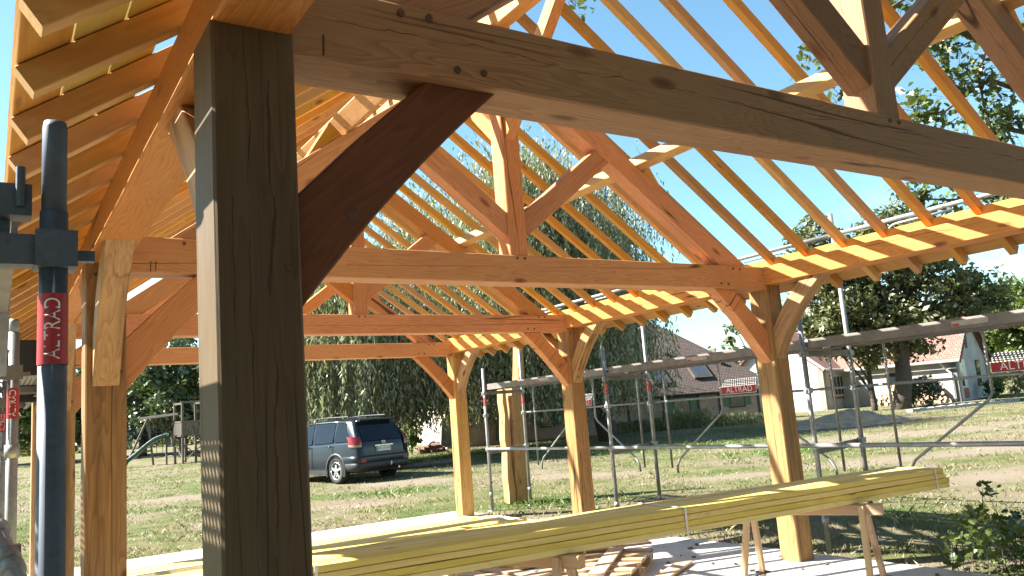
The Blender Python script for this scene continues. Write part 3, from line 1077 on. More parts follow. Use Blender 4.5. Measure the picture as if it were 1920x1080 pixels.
def bundle(name, e0, dvec, length, z0, layers, across, bw, bh, label, straps, jit=.03, sub=None, seed=1, skew=0):
    rnd = random.Random(seed)
    d = V((*dvec, 0)).normalized(); nn = V((-d.y, d.x, 0))
    if nn.y < 0: nn = -nn
    e0 = V((*e0, z0))
    root = empty(name, e0, label, 'lumber')
    for la in range(layers):
        for a in range(across):
            if sub and (la, a) in sub: continue
            j0 = rnd.uniform(0, jit) * (1 if la else 1); L_ = length + rnd.uniform(-jit, jit)
            p = nn * ((a + .5) * (bw + .006) + rnd.uniform(-.006, .006) + skew * la) + V((0, 0, (la + .5) * (bh + .002)))
            timber('board', p + d * j0, p + d * L_, bw, bh, M['treated'], root, ch=.0025, wob=.0022)
    H = layers * (bh + .002); Wd = across * (bw + .006)
    for s in straps:
        b = MB(); th = .002; wd = .014
        c = d * s
        b.bar(c - nn * .004 + V((0, 0, -.002)), c - nn * .004 + V((0, 0, H + .003)), wd, th, up=nn)
        b.bar(c - nn * .004 + V((0, 0, H + .004)), c + nn * (Wd + .004) + V((0, 0, H + .004)), wd, th)
        b.bar(c + nn * (Wd + .004) + V((0, 0, -.002)), c + nn * (Wd + .004) + V((0, 0, H + .003)), wd, th, up=nn)
        b.build('strap', M['strap'], root)
    return root


bundle('lumber_bundle', (5.36, 1.415), (-4.57, .40), 6.3, .681, 4, 4, .105, .0335, 'long yellow strapped lumber bundle lying across two trestles', (.16, 2.45, 4.62), jit=.06, seed=4)
bundle('lumber_bundle', (5.40, 6.98), (-1, .005), 5.6, .002, 3, 8, .132, .0345, 'low yellow lumber stack lying on the white slab behind the trestles', (.42, 3.4), jit=.5, seed=9, sub={(2, 7)})


def pallet(c, rz, label, seed):
    root = empty('pallet', (*c, .0), label, 'pallet', None, rz)
    rnd = random.Random(seed)
    for y in (-.35, 0, .35):
        for x in (-.53, 0, .53):
            timber('block', (x - .06, y, .055), (x + .06, y, .055), .085, .075, M['pallet'], root, ch=.003)
        timber('bottom_board', (-.6, y, .009), (.6, y, .009), .095, .017, M['pallet'], root, ch=.002)
        timber('stringer', (-.6, y, .102), (.6, y, .102), .095, .017, M['pallet'], root, ch=.002)
    for k in range(6):
        x = -.54 + 1.08 * k / 5
        timber('deck_board', (x, -.4, .1205), (x + rnd.uniform(-.01, .01), .4, .1205), .12, .018, M['pallet'], root, ch=.002)
    return root


p1 = pallet((3.93, 3.85), R(38), 'empty wooden pallet with blue paint marks on its edge, right of the second trestle', 1)
bl = MB()
for (x, y) in ((.62, .30), (.62, -.05), (.62, -.36)): bl.box((x - .017, y, .058), (.006, .075, .05))
for (x, y) in ((.25, -.405), (.52, -.405)): bl.box((x, y, .1205), (.09, .012, .012))
bl.build('paint_mark', M['blue_paint'], p1)
pallet((2.72, 4.0), R(12), 'empty wooden pallet on the slab behind the trestle legs', 2)
pallet((3.2, 5.2), R(-6), 'wooden pallet farthest back, between the pallets and the low lumber stack', 3)
loose = [((3.5, 3.3), (4.5, 4.2), .151, 'loose plank lying aslant on the right hand pallet', 'pallet'), ((3.0, 4.75), (4.65, 4.65), .02, 'pale board lying flat on the slab behind the pallets', 'pale'),
         ((2.3, 3.55), (3.45, 3.72), .151, 'short board across the pallet behind the trestle legs', 'pallet'), ((3.3, 4.9), (5.0, 5.02), .02, 'yellow batten lying on the slab beyond the pallets', 'treated'),
         ((3.45, 4.55), (4.72, 4.02), .16, 'reddish plank with its end overhanging the pallet edge', 'pallet'), ((1.4, 4.6), (2.9, 4.5), .02, 'yellow batten on the slab near the left pallet', 'treated'),
         ((4.1, 3.25), (4.75, 3.6), .02, 'short offcut lying on the slab before the right hand pallet', 'pallet')]
for a, b, z, lab, mk_ in loose:
    o = timber('loose_board', (*a, z), (*b, z + .003), .13, .022, M[mk_], None, ch=.002)
    tag(o, lab, 'board', 'loose boards around the pallets')
rnd = random.Random(3)
chip0 = None
for k in range(26):
    x, y = rnd.uniform(3.6, 5.6), rnd.uniform(1.2, 4.9)
    if k < 16: x, y = rnd.uniform(4.6, 5.65), rnd.uniform(1.6, 4.3)
    s = rnd.uniform(.010, .026)
    if chip0 is None:
        m_ = MB().box((0, 0, .5), (2, 1.2, .9), Matrix.Rotation(.3, 3, 'Z')).box((.6, .3, .4), (1.2, 1.0, .7), Matrix.Rotation(.9, 3, 'Z'))
        chip0 = m_.build('wood_chip', M['grey_wood'])
        o = chip0
    else:
        o = chip0.copy(); COL.objects.link(o)
    o.location = (x, y, .001); o.scale = (s, s, s * .8); o.rotation_euler = (0, 0, rnd.uniform(0, 6))
    tag(o, 'tiny dark wood chip lying on the white slab', 'wood chip', 'wood chips scattered on the slab')

# ------------------------------------------------------------------ foliage
M['bark'] = plain('bark', (.085, .065, .05), .9, var=.5, scale=12, bump=.6, col2=(.04, .03, .024))
M['bark_pale'] = plain('pale_bark', (.16, .13, .10), .9, var=.5, scale=12, bump=.6, col2=(.07, .055, .04))
M['willow'] = leafmat('willow_leaf', [(.09, .10, .045), (.19, .195, .11), (.30, .295, .185), (.44, .42, .30)], rough=.40, trans=.36, scale=.9)
M['oakleaf'] = leafmat('oak_leaf', [(.028, .05, .014), (.06, .095, .022), (.10, .135, .035), (.16, .17, .06)], rough=.36, trans=.25)
M['oakfar'] = leafmat('oak_far_leaf', [(.035, .045, .018), (.085, .095, .035), (.15, .15, .06), (.22, .20, .10)], rough=.45, trans=.2, scale=.8)
M['laurel'] = leafmat('glossy_leaf', [(.018, .034, .014), (.045, .07, .025), (.08, .11, .045), (.13, .15, .08)], rough=.3, trans=.12, scale=.7)
M['bluefir'] = leafmat('blue_green_leaf', [(.05, .075, .06), (.10, .13, .115), (.15, .18, .16)], rough=.5, trans=.1)
M['bright'] = leafmat('bright_leaf', [(.04, .065, .014), (.085, .12, .026), (.14, .17, .045)], rough=.45, trans=.3, scale=.6)
M['weed'] = leafmat('weed_leaf', [(.10, .12, .04), (.22, .22, .10), (.34, .31, .16)], rough=.6, trans=.3)


def unit(n, rng):
    v = rng.normal(size=(n, 3))
    return v / np.linalg.norm(v, axis=1)[:, None]


def diamonds(c, a, b, l, w):
    """leaf quads: centre c, long axis a, cross axis b"""
    l = np.asarray(l)[:, None]; w = np.asarray(w)[:, None]
    Vt = np.stack([c - a * l / 2, c + b * w / 2 - a * l * .08, c + a * l / 2, c - b * w / 2 - a * l * .08], 1).reshape(-1, 3)
    q = np.arange(len(Vt)).reshape(-1, 4)
    return Vt, q


OAK = np.array([(0, 0), (.10, .10), (.20, .20), (.12, .29), (.30, .46), (.17, .55), (.27, .76), (.12, .82), (0, 1.0),
                (-.12, .82), (-.27, .76), (-.17, .55), (-.30, .46), (-.12, .29), (-.20, .20), (-.10, .10)])


def oak_leaves(c, a, b, l):
    l = np.asarray(l)[:, None, None]
    nrm = np.cross(a, b)
    u = OAK[None, :, 0:1]; t = OAK[None, :, 1:2] - .3
    bend = (np.abs(u) * .35)
    Vt = c[:, None, :] + l * (u * b[:, None, :] + t * a[:, None, :] + bend * nrm[:, None, :])
    k = OAK.shape[0]
    return Vt.reshape(-1, 3), np.arange(len(c) * k).reshape(-1, k)


def crown(name, cl, rad, per, size, mat, parent, rng, asp=.5, flat=.75, jitter=.35):
    cl = np.asarray(cl); n = len(cl) * per
    idx = np.repeat(np.arange(len(cl)), per)
    r = np.asarray(rad)[idx]
    off = unit(n, rng) * (rng.random(n) ** .45)[:, None] * r[:, None]
    off[:, 2] *= flat
    c = cl[idx] + off
    nr = unit(n, rng) * .8 + np.array([0, 0, .55]) + off / np.maximum(r[:, None], .01) * .5
    nr /= np.linalg.norm(nr, axis=1)[:, None]
    a = np.cross(nr, unit(n, rng)); a /= np.linalg.norm(a, axis=1)[:, None]
    b = np.cross(nr, a)
    l = size * (1 + jitter * rng.normal(size=n)).clip(.45, 1.8)
    Vt, q = diamonds(c, a, b, l, l * asp)
    return np_quads(name, Vt, q, mat, parent)


def limb(mb, p0, p1, r0, r1, rng, n=5, sag=.12, seg=7):
    p0, p1 = V(p0), V(p1)
    d = p1 - p0
    pts, rr = [], []
    for i in range(n + 1):
        t = i / n
        o = V(rng.normal(size=3)) * d.length * sag * .28 * math.sin(math.pi * t)
        pts.append(p0.lerp(p1, t) + o + V((0, 0, d.length * sag * math.sin(math.pi * t))))
        rr.append(r0 + (r1 - r0) * t)
    mb.tube(pts, rr, seg)
    return pts


def tree(name, base, label, lobes, nclump, per, size, mat, cat='tree', group=None, trunk=(.3, .12), bark='bark', seed=1, crad=(.5, 1.0), top=.6, lean=(0, 0), flat=.75, asp=.5, low=0.3, nl=9):
    """lobes: (x,y,z,rx,ry,rz) relative to the base"""
    rng = np.random.default_rng(seed)
    root = empty(name, base, label, cat, group)
    lob = np.asarray(lobes, float)
    vol = lob[:, 3] * lob[:, 4] * lob[:, 5]
    pick = rng.choice(len(lob), nclump, p=vol / vol.sum())
    u = unit(nclump, rng) * (rng.random(nclump) ** .40)[:, None]
    cl = lob[pick, :3] + u * lob[pick, 3:]
    cl[:, 2] = np.maximum(cl[:, 2], low + rng.random(nclump) * .3)
    rad = rng.uniform(crad[0], crad[1], nclump)
    crown('crown', cl, rad, per, size, mat, root, rng, flat=flat, asp=asp)
    if trunk:
        mb = MB()
        H = (lob[:, 2] + lob[:, 5]).max()
        tp = V((lean[0], lean[1], H * top))
        pts = limb(mb, (0, 0, -.15), tp, trunk[0], trunk[1], rng, 7, .03, 9)
        for k in rng.choice(nclump, min(nl, nclump), replace=False):
            s = pts[int(rng.integers(2, len(pts)))]
            limb(mb, s, cl[k], trunk[1] * .75, trunk[1] * .15, rng, 5, .06, 6)
        mb.build('trunk', M[bark], root, True)
    return root


def willow(base, label, cx, cy, R_, H, nst, seed, trunk, hem=(.3, 2.6), size=.2, rise=0.0, dome=.42):
    rng = np.random.default_rng(seed)
    root = empty('weeping_willow', base, label, 'tree', 'weeping willows on the lawn')
    # anchor points on several domed limbs
    nl = 26
    ang = rng.uniform(0, 2 * np.pi, nl); rad = np.sqrt(rng.random(nl)) * R_ * .8
    hub = np.stack([cx + rad * np.cos(ang), cy + rad * np.sin(ang), H * (1 - dome * (rad / R_) ** 2) * rng.uniform(.72, 1, nl)], 1)
    C, A, Bx, Ls = [], [], [], []
    pick = rng.integers(0, nl, nst)
    st = hub[pick] + rng.normal(size=(nst, 3)) * np.array([R_ * .16, R_ * .16, H * .05])
    for i in range(nst):
        p = st[i].copy()
        rr = np.hypot(p[0] - cx, p[1] - cy)
        if rr > R_ * 1.08: continue
        h0 = rng.uniform(*hem) + max(0, (R_ * .5 - rr)) * .25 + rise * max(0, (p[0] - cx) * RX.x + (p[1] - cy) * RX.y) / R_
        z1 = h0 if rng.random() < .55 else rng.uniform(h0, p[2] * .8)
        n = int((p[2] - z1) / .115)
        if n < 3: continue
        t = np.linspace(0, 1, n)
        out = np.array([p[0] - cx, p[1] - cy]) / max(rr, .3)
        bow = .45 * np.sqrt(t) * (1 - .3 * t)
        sw = rng.normal(size=2) * .12
        q = np.stack([p[0] + out[0] * bow + sw[0] * t + .03 * np.sin(t * 9 + i), p[1] + out[1] * bow + sw[1] * t, p[2] - (p[2] - z1) * t], 1)
        q += rng.normal(size=q.shape) * .045
        C.append(q)
    c = np.concatenate(C); n = len(c)
    a = np.stack([rng.normal(size=n) * .38, rng.normal(size=n) * .38, -np.ones(n)], 1); a /= np.linalg.norm(a, axis=1)[:, None]
    b = np.cross(a, unit(n, rng)); b /= np.linalg.norm(b, axis=1)[:, None]
    l = size * rng.uniform(.7, 1.35, n)
    Vt, qd = diamonds(c, a, b, l, l * .26)
    np_quads('crown', Vt, qd, M['willow'], root)
    mb = MB()
    pts = limb(mb, (0, 0, -.2), (cx * .35, cy * .35, H * .5), trunk, trunk * .6, rng, 6, .05, 10)
    for k in range(14):
        limb(mb, pts[int(rng.integers(3, 7))], hub[k], trunk * .4, .035, rng, 7, .12, 6)
    for k in range(60):
        h = hub[int(rng.integers(0, nl))]
        limb(mb, h, h + rng.normal(size=3) * np.array([1.2, 1.2, .7]) + np.array([0, 0, .5]), .02, .008, rng, 4, .1, 4)
    mb.build('trunk', M['bark'], root, True)
    return root


RX = V((CR[0], CR[1], 0)).normalized()      # to the right as the photo sees it
FW = V((CW[0], CW[1], 0)).normalized()      # away from the photographer


def rel(r, f): return (RX.x * r + FW.x * f, RX.y * r + FW.y * f)


b = ground_at(1145, 826)
c = rel(-2.9, .5)
willow(b, 'large weeping willow with a dark leaning trunk between the shelter and the brick farmhouse', c[0], c[1], 6.0, 11.7, 4200, 21, .42, (.8, 2.7), rise=0, dome=.25)
b = at(705, 832, 26.5); b.z = float(gh(b.x, b.y))
willow(b, 'lower weeping willow draping its pale strands over the parked car', *rel(-.2, 0), 4.1, 7.7, 2800, 22, .25, (.3, 1.7), rise=2.4)


def tr(px, py, d, H, half, label, mat, n=60, per=70, size=.3, seed=1, name='broadleaf_tree', group=None, lobes=None, **kw):
    b = at(px, py, d); b.z = float(gh(b.x, b.y)) - .05
    if lobes is None:
        lobes = [(0, 0, H * .58, half, half, H * .42), (*rel(half * .5, 0), H * .45, half * .7, half * .7, H * .33), (*rel(-half * .55, .4), H * .5, half * .6, half * .6, H * .3)]
    return tree(name, b, label, lobes, n, per, size, mat, seed=seed, group=group, **kw)


# dark oak behind the scaffold on the right
lob = []
for (r_, f_, z_, a_, c_) in ((-2.9, 0, 7.9, 1.2, 1.9), (-2.6, .3, 5.6, 1.9, 1.7), (-.6, 0, 6.6, 2.3, 1.9), (.4, -.4, 8.3, 1.7, 1.3), (2.0, 0, 6.2, 2.2, 1.5), (3.9, 0, 5.0, 1.7, 1.3), (-1.2, .5, 4.4, 2.6, 1.2), (1.4, .5, 4.3, 2.2, .9), (-.9, .3, 3.1, 1.5, .9), (.6, .4, 3.2, 1.3, .8), (-2.6, .2, 3.9, 1.2, 1.0)):
    lob.append((*rel(r_, f_), z_, a_, a_, c_))
tr(1690, 765, 38, 9, 4, 'broad dark oak with a leaning trunk in front of the pink roofed barn', M['oakfar'], 270, 105, .26, 31, 'oak_tree', lobes=lob, trunk=(.42, .22), crad=(.45, .95), top=.55, lean=rel(.9, 0), nl=16)
tr(1640, 768, 39, 5, 1.2, 'slender twin stemmed tree left of the dark oak trunk', M['oakfar'], 26, 80, .22, 32, trunk=(.16, .07), lobes=[(*rel(-.6, 0), 4.0, 1.1, 1.1, 1.2), (*rel(-1.8, 0), 3.6, .9, .9, .9)])
tr(1725, 762, 39.5, 1.8, 1.0, 'dark rounded shrub at the foot of the oak trunk', M['laurel'], 22, 90, .16, 33, 'shrub', trunk=None, lobes=[(0, 0, .8, 1.1, .9, .9)], crad=(.25, .45), low=.1, cat='shrub')
tr(1885, 752, 60, 8.3, 3.4, 'bright green tree behind the barn gable', M['bright'], 90, 90, .42, 34, crad=(.7, 1.3))
tr(1965, 752, 55, 7.6, 3.4, 'bushy green tree at the right edge behind the red sign', M['bright'], 80, 90, .40, 35, crad=(.7, 1.3))
tr(1905, 742, 47, 2.6, 1.6, 'olive shrub growing right of the barn gable', M['weed'], 30, 90, .2, 36, 'shrub', trunk=None, lobes=[(0, 0, 1.0, 1.7, 1.4, 1.2), (*rel(1.5, 0), 1.4, 1.3, 1.2, 1.3)], crad=(.3, .6), low=.1, cat='shrub')
tr(1868, 752, 43.5, 1.3, .7, 'low nettle clump at the corner of the barn gable', M['bright'], 16, 70, .15, 37, 'shrub', trunk=None, lobes=[(0, 0, .5, .75, .5, .5)], crad=(.2, .35), low=.05, cat='shrub')
tr(1432, 770, 62, 7.3, 2.4, 'distant tree top rising beyond the farmhouse roof', M['oakfar'], 40, 80, .4, 38)
tr(1540, 760, 64, 8.0, 3.4, 'distant tree behind the white gabled outbuilding', M['oakfar'], 60, 80, .42, 39)
# far left behind the playground
tr(345, 862, 52, 8.2, 3.6, 'tall glossy dark tree behind the play tower', M['laurel'], 110, 120, .36, 41, crad=(.6, 1.2), low=.2)
tr(268, 868, 56, 7.0, 2.6, 'blue green conifer left of the glossy dark tree', M['bluefir'], 70, 120, .30, 42, 'conifer_tree', crad=(.5, .9), low=.1, flat=.4)
tr(215, 868, 60, 7.4, 2.8, 'dark tree seen through the gap left of the second oak post', M['laurel'], 60, 90, .40, 43, low=.2)
tr(120, 872, 58, 7.4, 3.4, 'dark tree behind the blue scaffold tube', M['laurel'], 70, 90, .40, 44, low=.2)
tr(25, 878, 54, 7.6, 3.6, 'dark tree at the far left edge of the lawn', M['oakleaf'], 80, 100, .36, 45, low=.2)
tr(-90, 880, 58, 8.6, 3.8, 'dark tree half cut by the left picture edge', M['laurel'], 70, 90, .40, 46, low=.2)
tr(430, 858, 60, 8.0, 3.6, 'dark tree hidden mostly by the near corner post', M['laurel'], 70, 90, .40, 47, low=.2)
tr(530, 846, 58, 7.0, 3.2, 'dark tree between the near corner post and the parked car', M['oakleaf'], 60, 90, .40, 48, low=.2)
tr(610, 836, 62, 5.0, 3.0, 'distant low tree just left of the parked car', M['oakfar'], 50, 90, .40, 49, low=.2)
tr(772, 838, 32.5, 1.7, .5, 'small leafy shrub growing against the lit brick gable', M['bright'], 18, 60, .15, 50, 'shrub', lobes=[(0, 0, .85, .38, .35, .8)], trunk=(.03, .015), crad=(.2, .35), low=.1, cat='shrub')

# the oak whose twigs hang into the picture from the right, near
def near_oak():
    rng = np.random.default_rng(77)
    base = V((13.2, 1.4, float(gh(13.2, 1.4))))
    root = empty('oak_tree', base, 'nearby oak reaching leafy twigs over the shelter from the upper right', 'tree')
    mb = MB()
    fork = V((13.0, 1.6, 4.6))
    limb(mb, base - V((0, 0, .2)), fork, .38, .24, rng, 6, .03, 12)
    def P(*a): return at(*a)
    limbs = [([(1985, 190, 9.3), (1905, 120, 9.2), (1850, 85, 9.0), (1800, 60, 8.9), (1750, 15, 8.8), (1700, -10, 8.8)], .05),
             ([(1985, 190, 9.3), (1900, 165, 9.1), (1855, 150, 9.0), (1815, 175, 8.9), (1770, 210, 8.8), (1722, 215, 8.7)], .035),
             ([(1990, 300, 9.6), (1930, 250, 9.5), (1880, 240, 9.4), (1850, 245, 9.4), (1812, 300, 9.3)], .04),
             ([(1990, 300, 9.6), (1930, 350, 9.5), (1870, 370, 9.5), (1780, 375, 9.6), (1715, 372, 9.7)], .035),
             ([(1850, 85, 9.0), (1835, 140, 9.0), (1845, 200, 9.1), (1868, 262, 9.2)], .025),
             ([(1780, 375, 9.6), (1765, 405, 9.6), (1742, 430, 9.7)], .015),
             ([(1760, -40, 8.4), (1660, 20, 8.3), (1600, 80, 8.2), (1530, 92, 8.2)], .018),
             ([(1660, 20, 8.3), (1640, 110, 8.2), (1590, 165, 8.2)], .012),
             ([(1300, -80, 8.0), (1130, -30, 8.0), (1070, 2, 8.0)], .014)]
    ends = []
    for pl_, r in limbs:
        pts = [P(*q) for q in pl_]
        mb.tube(pts, [r * (1 - .75 * i / (len(pts) - 1)) for i in range(len(pts))], 6)
        ends += pts[2:]
    for a in (P(1985, 190, 9.3), P(1990, 300, 9.6)): limb(mb, fork, a, .2, .055, rng, 5, .06, 8)
    limb(mb, P(1985, 190, 9.3), P(1760, -40, 8.4), .05, .02, rng, 5, .05, 6)
    limb(mb, P(1760, -40, 8.4), P(1300, -80, 8.0), .02, .014, rng, 5, .05, 6)
    cl = [(1667, 3, 8.6, 11), (1684, 22, 8.6, 8), (1740, 82, 8.9, 26), (1768, 70, 8.9, 22), (1772, 100, 8.8, 26), (1745, 112, 8.8, 18), (1792, 132, 8.9, 20), (1828, 130, 9, 26), (1806, 170, 8.9, 22), (1840, 160, 9, 16),
          (1712, 190, 8.7, 20), (1728, 212, 8.7, 26), (1748, 226, 8.7, 20), (1775, 235, 8.8, 10), (1850, 238, 9.3, 26), (1870, 222, 9.2, 22), (1888, 238, 9.3, 24), (1910, 236, 9.4, 20), (1868, 265, 9.2, 20), (1855, 205, 9.1, 14),
          (1722, 352, 9.7, 22), (1735, 372, 9.7, 26), (1702, 366, 9.7, 14), (1738, 398, 9.7, 22), (1752, 425, 9.7, 22), (1790, 375, 9.6, 16), (1850, 385, 9.5, 22), (1885, 370, 9.5, 18), (1770, 440, 9.7, 18), (1845, 345, 9.5, 10),
          (1900, 140, 9.2, 20), (1915, 60, 9, 20), (1860, 60, 9, 24), (1812, 45, 8.9, 22), (1765, 10, 8.8, 16), (1890, 190, 9.1, 14),
          (1516, 96, 8.2, 7), (1530, 88, 8.2, 9), (1545, 104, 8.2, 6), (1580, 168, 8.2, 7), (1568, 182, 8.2, 6), (1600, 160, 8.2, 6), (1068, 2, 8, 6), (1080, 12, 8, 5)]
    C, K = [], []
    tw = MB()
    for (px, py, d, n) in cl:
        c = P(px, py, d)
        e = min(ends, key=lambda q: (q - c).length)
        limb(mb, e, c, .007, .003, rng, 4, .12, 4)
        for k in range(int(n * .5)):
            limb(mb, e.lerp(c, rng.random()), c + V(rng.normal(size=3)) * .16, .0035, .0018, rng, 3, .2, 3) if k < 5 else None
        m_ = int(n * 2.0)
        C.append(np.array(c)[None] + rng.normal(size=(m_, 3)) * np.array([.10, .12, .075]))
    # the rest of the crown, beyond the frame
    ex = rng.normal(size=(2600, 3)) * np.array([1.7, 1.9, 1.0]) + np.array([13.2, 1.0, 6.6])
    pxx = (ex - CAM) @ CR / ((ex - CAM) @ CW) * F_PX + 960
    ex = ex[pxx > 1965]
    c = np.concatenate(C + [ex]); n = len(c)
    nr = unit(n, rng) * .8 + np.array([0, 0, .6]); nr /= np.linalg.norm(nr, axis=1)[:, None]
    a = np.cross(nr, unit(n, rng)); a /= np.linalg.norm(a, axis=1)[:, None]
    bb = np.cross(nr, a)
    Vt, q = oak_leaves(c, a, bb, .115 * rng.uniform(.6, 1.25, n) * np.where(np.arange(n) >= n - len(ex), 2.2, 1.0))
    o = np_quads('crown', Vt, q, M['oakleaf'], root); o.matrix_parent_inverse = Matrix.Translation(-base)
    o = mb.build('trunk', M['bark_pale'], root, True); o.matrix_parent_inverse = Matrix.Translation(-base)
    # young oak shoots on the ground by the slab
    base = V((6.85, 1.55, -.08))
    root = empty('oak_sapling', base, 'low dark oak shoots sprouting from the shaded ground beside the slab corner', 'sapling')
    C = []; nst_ = 0
    tips = [(1842, 915, 6.9, 9), (1855, 932, 6.9, 10), (1835, 958, 6.85, 12), (1828, 972, 6.8, 8)]
    for px in range(1790, 2010, 9):
        for py in range(968, 1064, 13):
            if rng.random() < .75 - .25 * (py < 985): tips.append((px + rng.uniform(-6, 6), py + rng.uniform(-7, 7), 6.9 + rng.uniform(-.55, .45) - (py - 960) * .004, 5))
    for (px, py, d, n) in tips:
        if py < 985 and px < 1850 and py > 960 and px > 1845: continue
        c = at(px, py, d)
        if c.z < -.03: continue
        C.append(np.array(c)[None] + rng.normal(size=(n, 3)) * np.array([.045, .05, .035]))
        if rng.random() < .5 or py < 960:
            r0 = V((c.x + rng.uniform(-.1, .1), c.y + rng.uniform(-.12, .12), -.1))
            if nst_ < 90:
                ms = MB(); limb(ms, r0, c, .006, .002, rng, 4, .05, 4); nst_ += 1
                ms.build('stem', M['bark'], root, True).matrix_parent_inverse = Matrix.Translation(-base)
    c = np.concatenate(C); n = len(c)
    nr = unit(n, rng) * .7 + np.array([0, 0, .7]); nr /= np.linalg.norm(nr, axis=1)[:, None]
    a = np.cross(nr, unit(n, rng)); a /= np.linalg.norm(a, axis=1)[:, None]
    Vt, q = oak_leaves(c, a, np.cross(nr, a), .085 * rng.uniform(.6, 1.25, n))
    o = np_quads('leaves', Vt, q, M['oakleaf'], root); o.matrix_parent_inverse = Matrix.Translation(-base)


near_oak()



# unseen trees added behind the photographer to keep light off this side
for (x, y, lobs, lab, sd) in (
        (-9.5, -3.5, [(0, 0, 7.2, 5.2, 3.2, 3.0), (1.5, -4, 7, 4, 4, 3.2)], 'unseen dark oak added to the left behind the camera to block light', 61),
        (-1.5, -10.5, [(0, 3.5, 7.5, 6.0, 4.2, 2.8), (0, -1, 6.5, 6, 4.5, 4.8)], 'unseen dark oak added straight behind the camera to block light', 62),
        (8.5, -9.0, [(0, 3.0, 7.2, 5.5, 4.2, 3.0), (2, 0, 6, 5.5, 5, 4.6)], 'unseen dark oak added to the right behind the camera to block light', 63)):
    tree('oak_tree', V((x, y, -.1)), lab, lobs, 120, 46, .75, M['oakleaf'], seed=sd, trunk=(.4, .2), crad=(1.0, 1.7), top=.5, asp=.75)

# ------------------------------------------------------------------ farmhouse
M['brick'] = brick('old_brick', (.30, .185, .125), (.22, .125, .085), (.34, .29, .23), .24, .075, .5, .012)
M['brick_sunlit'] = brick('sunlit_brick', (.62, .52, .45), (.52, .40, .33), (.62, .57, .50), .24, .075, .5, .012)  # sunlit tone of the gable put into the brick colour
M['tiles_brown'] = brick('old_roof_tile', (.115, .082, .068), (.075, .052, .044), (.022, .017, .015), .17, .12, .9, .014, 'XY')
M['tiles_pink'] = brick('pink_roof_tile', (.30, .155, .118), (.21, .098, .074), (.08, .045, .036), .2, .16, .8, .014, 'XY')
M['block'] = brick('block_wall', (.60, .58, .55), (.53, .51, .48), (.44, .42, .40), .5, .2, .25, .012)
M['render_wall'] = plain('rendered_wall', (.40, .385, .36), .9, var=.12, scale=1.2)
M['render_beige'] = plain('beige_render', (.50, .44, .36), .9, var=.12, scale=1.2)
M['green_paint'] = plain('green_shutter_paint', (.085, .15, .075), .6, var=.25, scale=3)
M['stud'] = plain('old_timber_stud', (.10, .075, .055), .9, var=.4, scale=5)
M['glass'] = plain('dark_glass', (.02, .025, .03), .08, var=.1, spec=.8)
M['zinc'] = plain('zinc_gutter', (.58, .57, .55), .45, var=.1)
M['rubble'] = plain('old_rubble', (.22, .12, .085), .9, var=.4, scale=6)
M['red_brick'] = plain('red_brick_trim', (.33, .10, .06), .85, var=.3, scale=14)


def panel(name, origin, ax, ay, poly, thick, mat, parent):
    """a flat slab: outline in (ax, ay); local X, Y lie in its face"""
    ax, ay = V(ax).normalized(), V(ay).normalized()
    ay = (ay - ax * ay.dot(ax)).normalized()
    nz = ax.cross(ay)
    mm = Matrix.Identity(4)
    for i in range(3):
        mm[i][0], mm[i][1], mm[i][2], mm[i][3] = ax[i], ay[i], nz[i], origin[i]
    n = len(poly)
    vs = [(p[0], p[1], -thick) for p in poly] + [(p[0], p[1], 0) for p in poly]
    fs = [tuple(range(n - 1, -1, -1)), tuple(range(n, 2 * n))] + [(i, (i + 1) % n, n + (i + 1) % n, n + i) for i in range(n)]
    me = bpy.data.meshes.new(name); me.from_pydata(vs, [], fs); me.update()
    o = link(name, me, mat, parent)
    o.matrix_local = mm
    MM[o.name] = mm.copy()
    return o


def wall_panel(name, p0, p1, h0, h1, mat, root, thick=.3, gable=None):
    """upright wall from p0 to p1 (seen from outside, left to right)"""
    p0, p1 = V(p0), V(p1)
    ax = (p1 - p0); ax.z = 0
    Lw = ax.length
    poly = [(0, h0 - p0.z), (Lw, h0 - p0.z), (Lw, h1 - p0.z)]
    if gable: poly.append((Lw / 2, gable - p0.z))
    poly.append((0, h1 - p0.z))
    # local frame X along the wall, Y up; brick uses X and Y
    return panel(name, p0, ax, (0, 0, 1), poly, thick, mat, root)


for k in ('brick', 'brick_sunlit', 'block'):
    pass
M['brick'] = brick('old_brick_wall', (.42, .27, .19), (.31, .185, .13), (.46, .40, .33), .24, .075, .5, .012, 'XY')
M['brick_sunlit'] = brick('sunlit_brick_wall', (.62, .52, .45), (.52, .40, .33), (.62, .57, .50), .24, .075, .5, .012, 'XY')  # the front wall's brick made paler, sunlight put into its colour
M['block'] = brick('block_wall_face', (.60, .58, .55), (.53, .51, .48), (.44, .42, .40), .5, .2, .25, .012, 'XY')


def on_wall(wo_, x0, x1, y0, y1, z, t, name, mat, parent):
    m_ = MB().box(((x0 + x1) / 2, (y0 + y1) / 2, z), (x1 - x0, y1 - y0, t))
    o = m_.build(name, mat, parent)
    o.matrix_local = MM[wo_.name]
    MM[o.name] = MM[wo_.name].copy()
    return o


def sub_on(wo_, par, *a):
    """a piece in wall coordinates hung under `par`, itself in wall coordinates"""
    x0, x1, y0, y1, z, t, name, mat = a
    o = MB().box(((x0 + x1) / 2, (y0 + y1) / 2, z), (x1 - x0, y1 - y0, t)).build(name, mat, par)
    return o


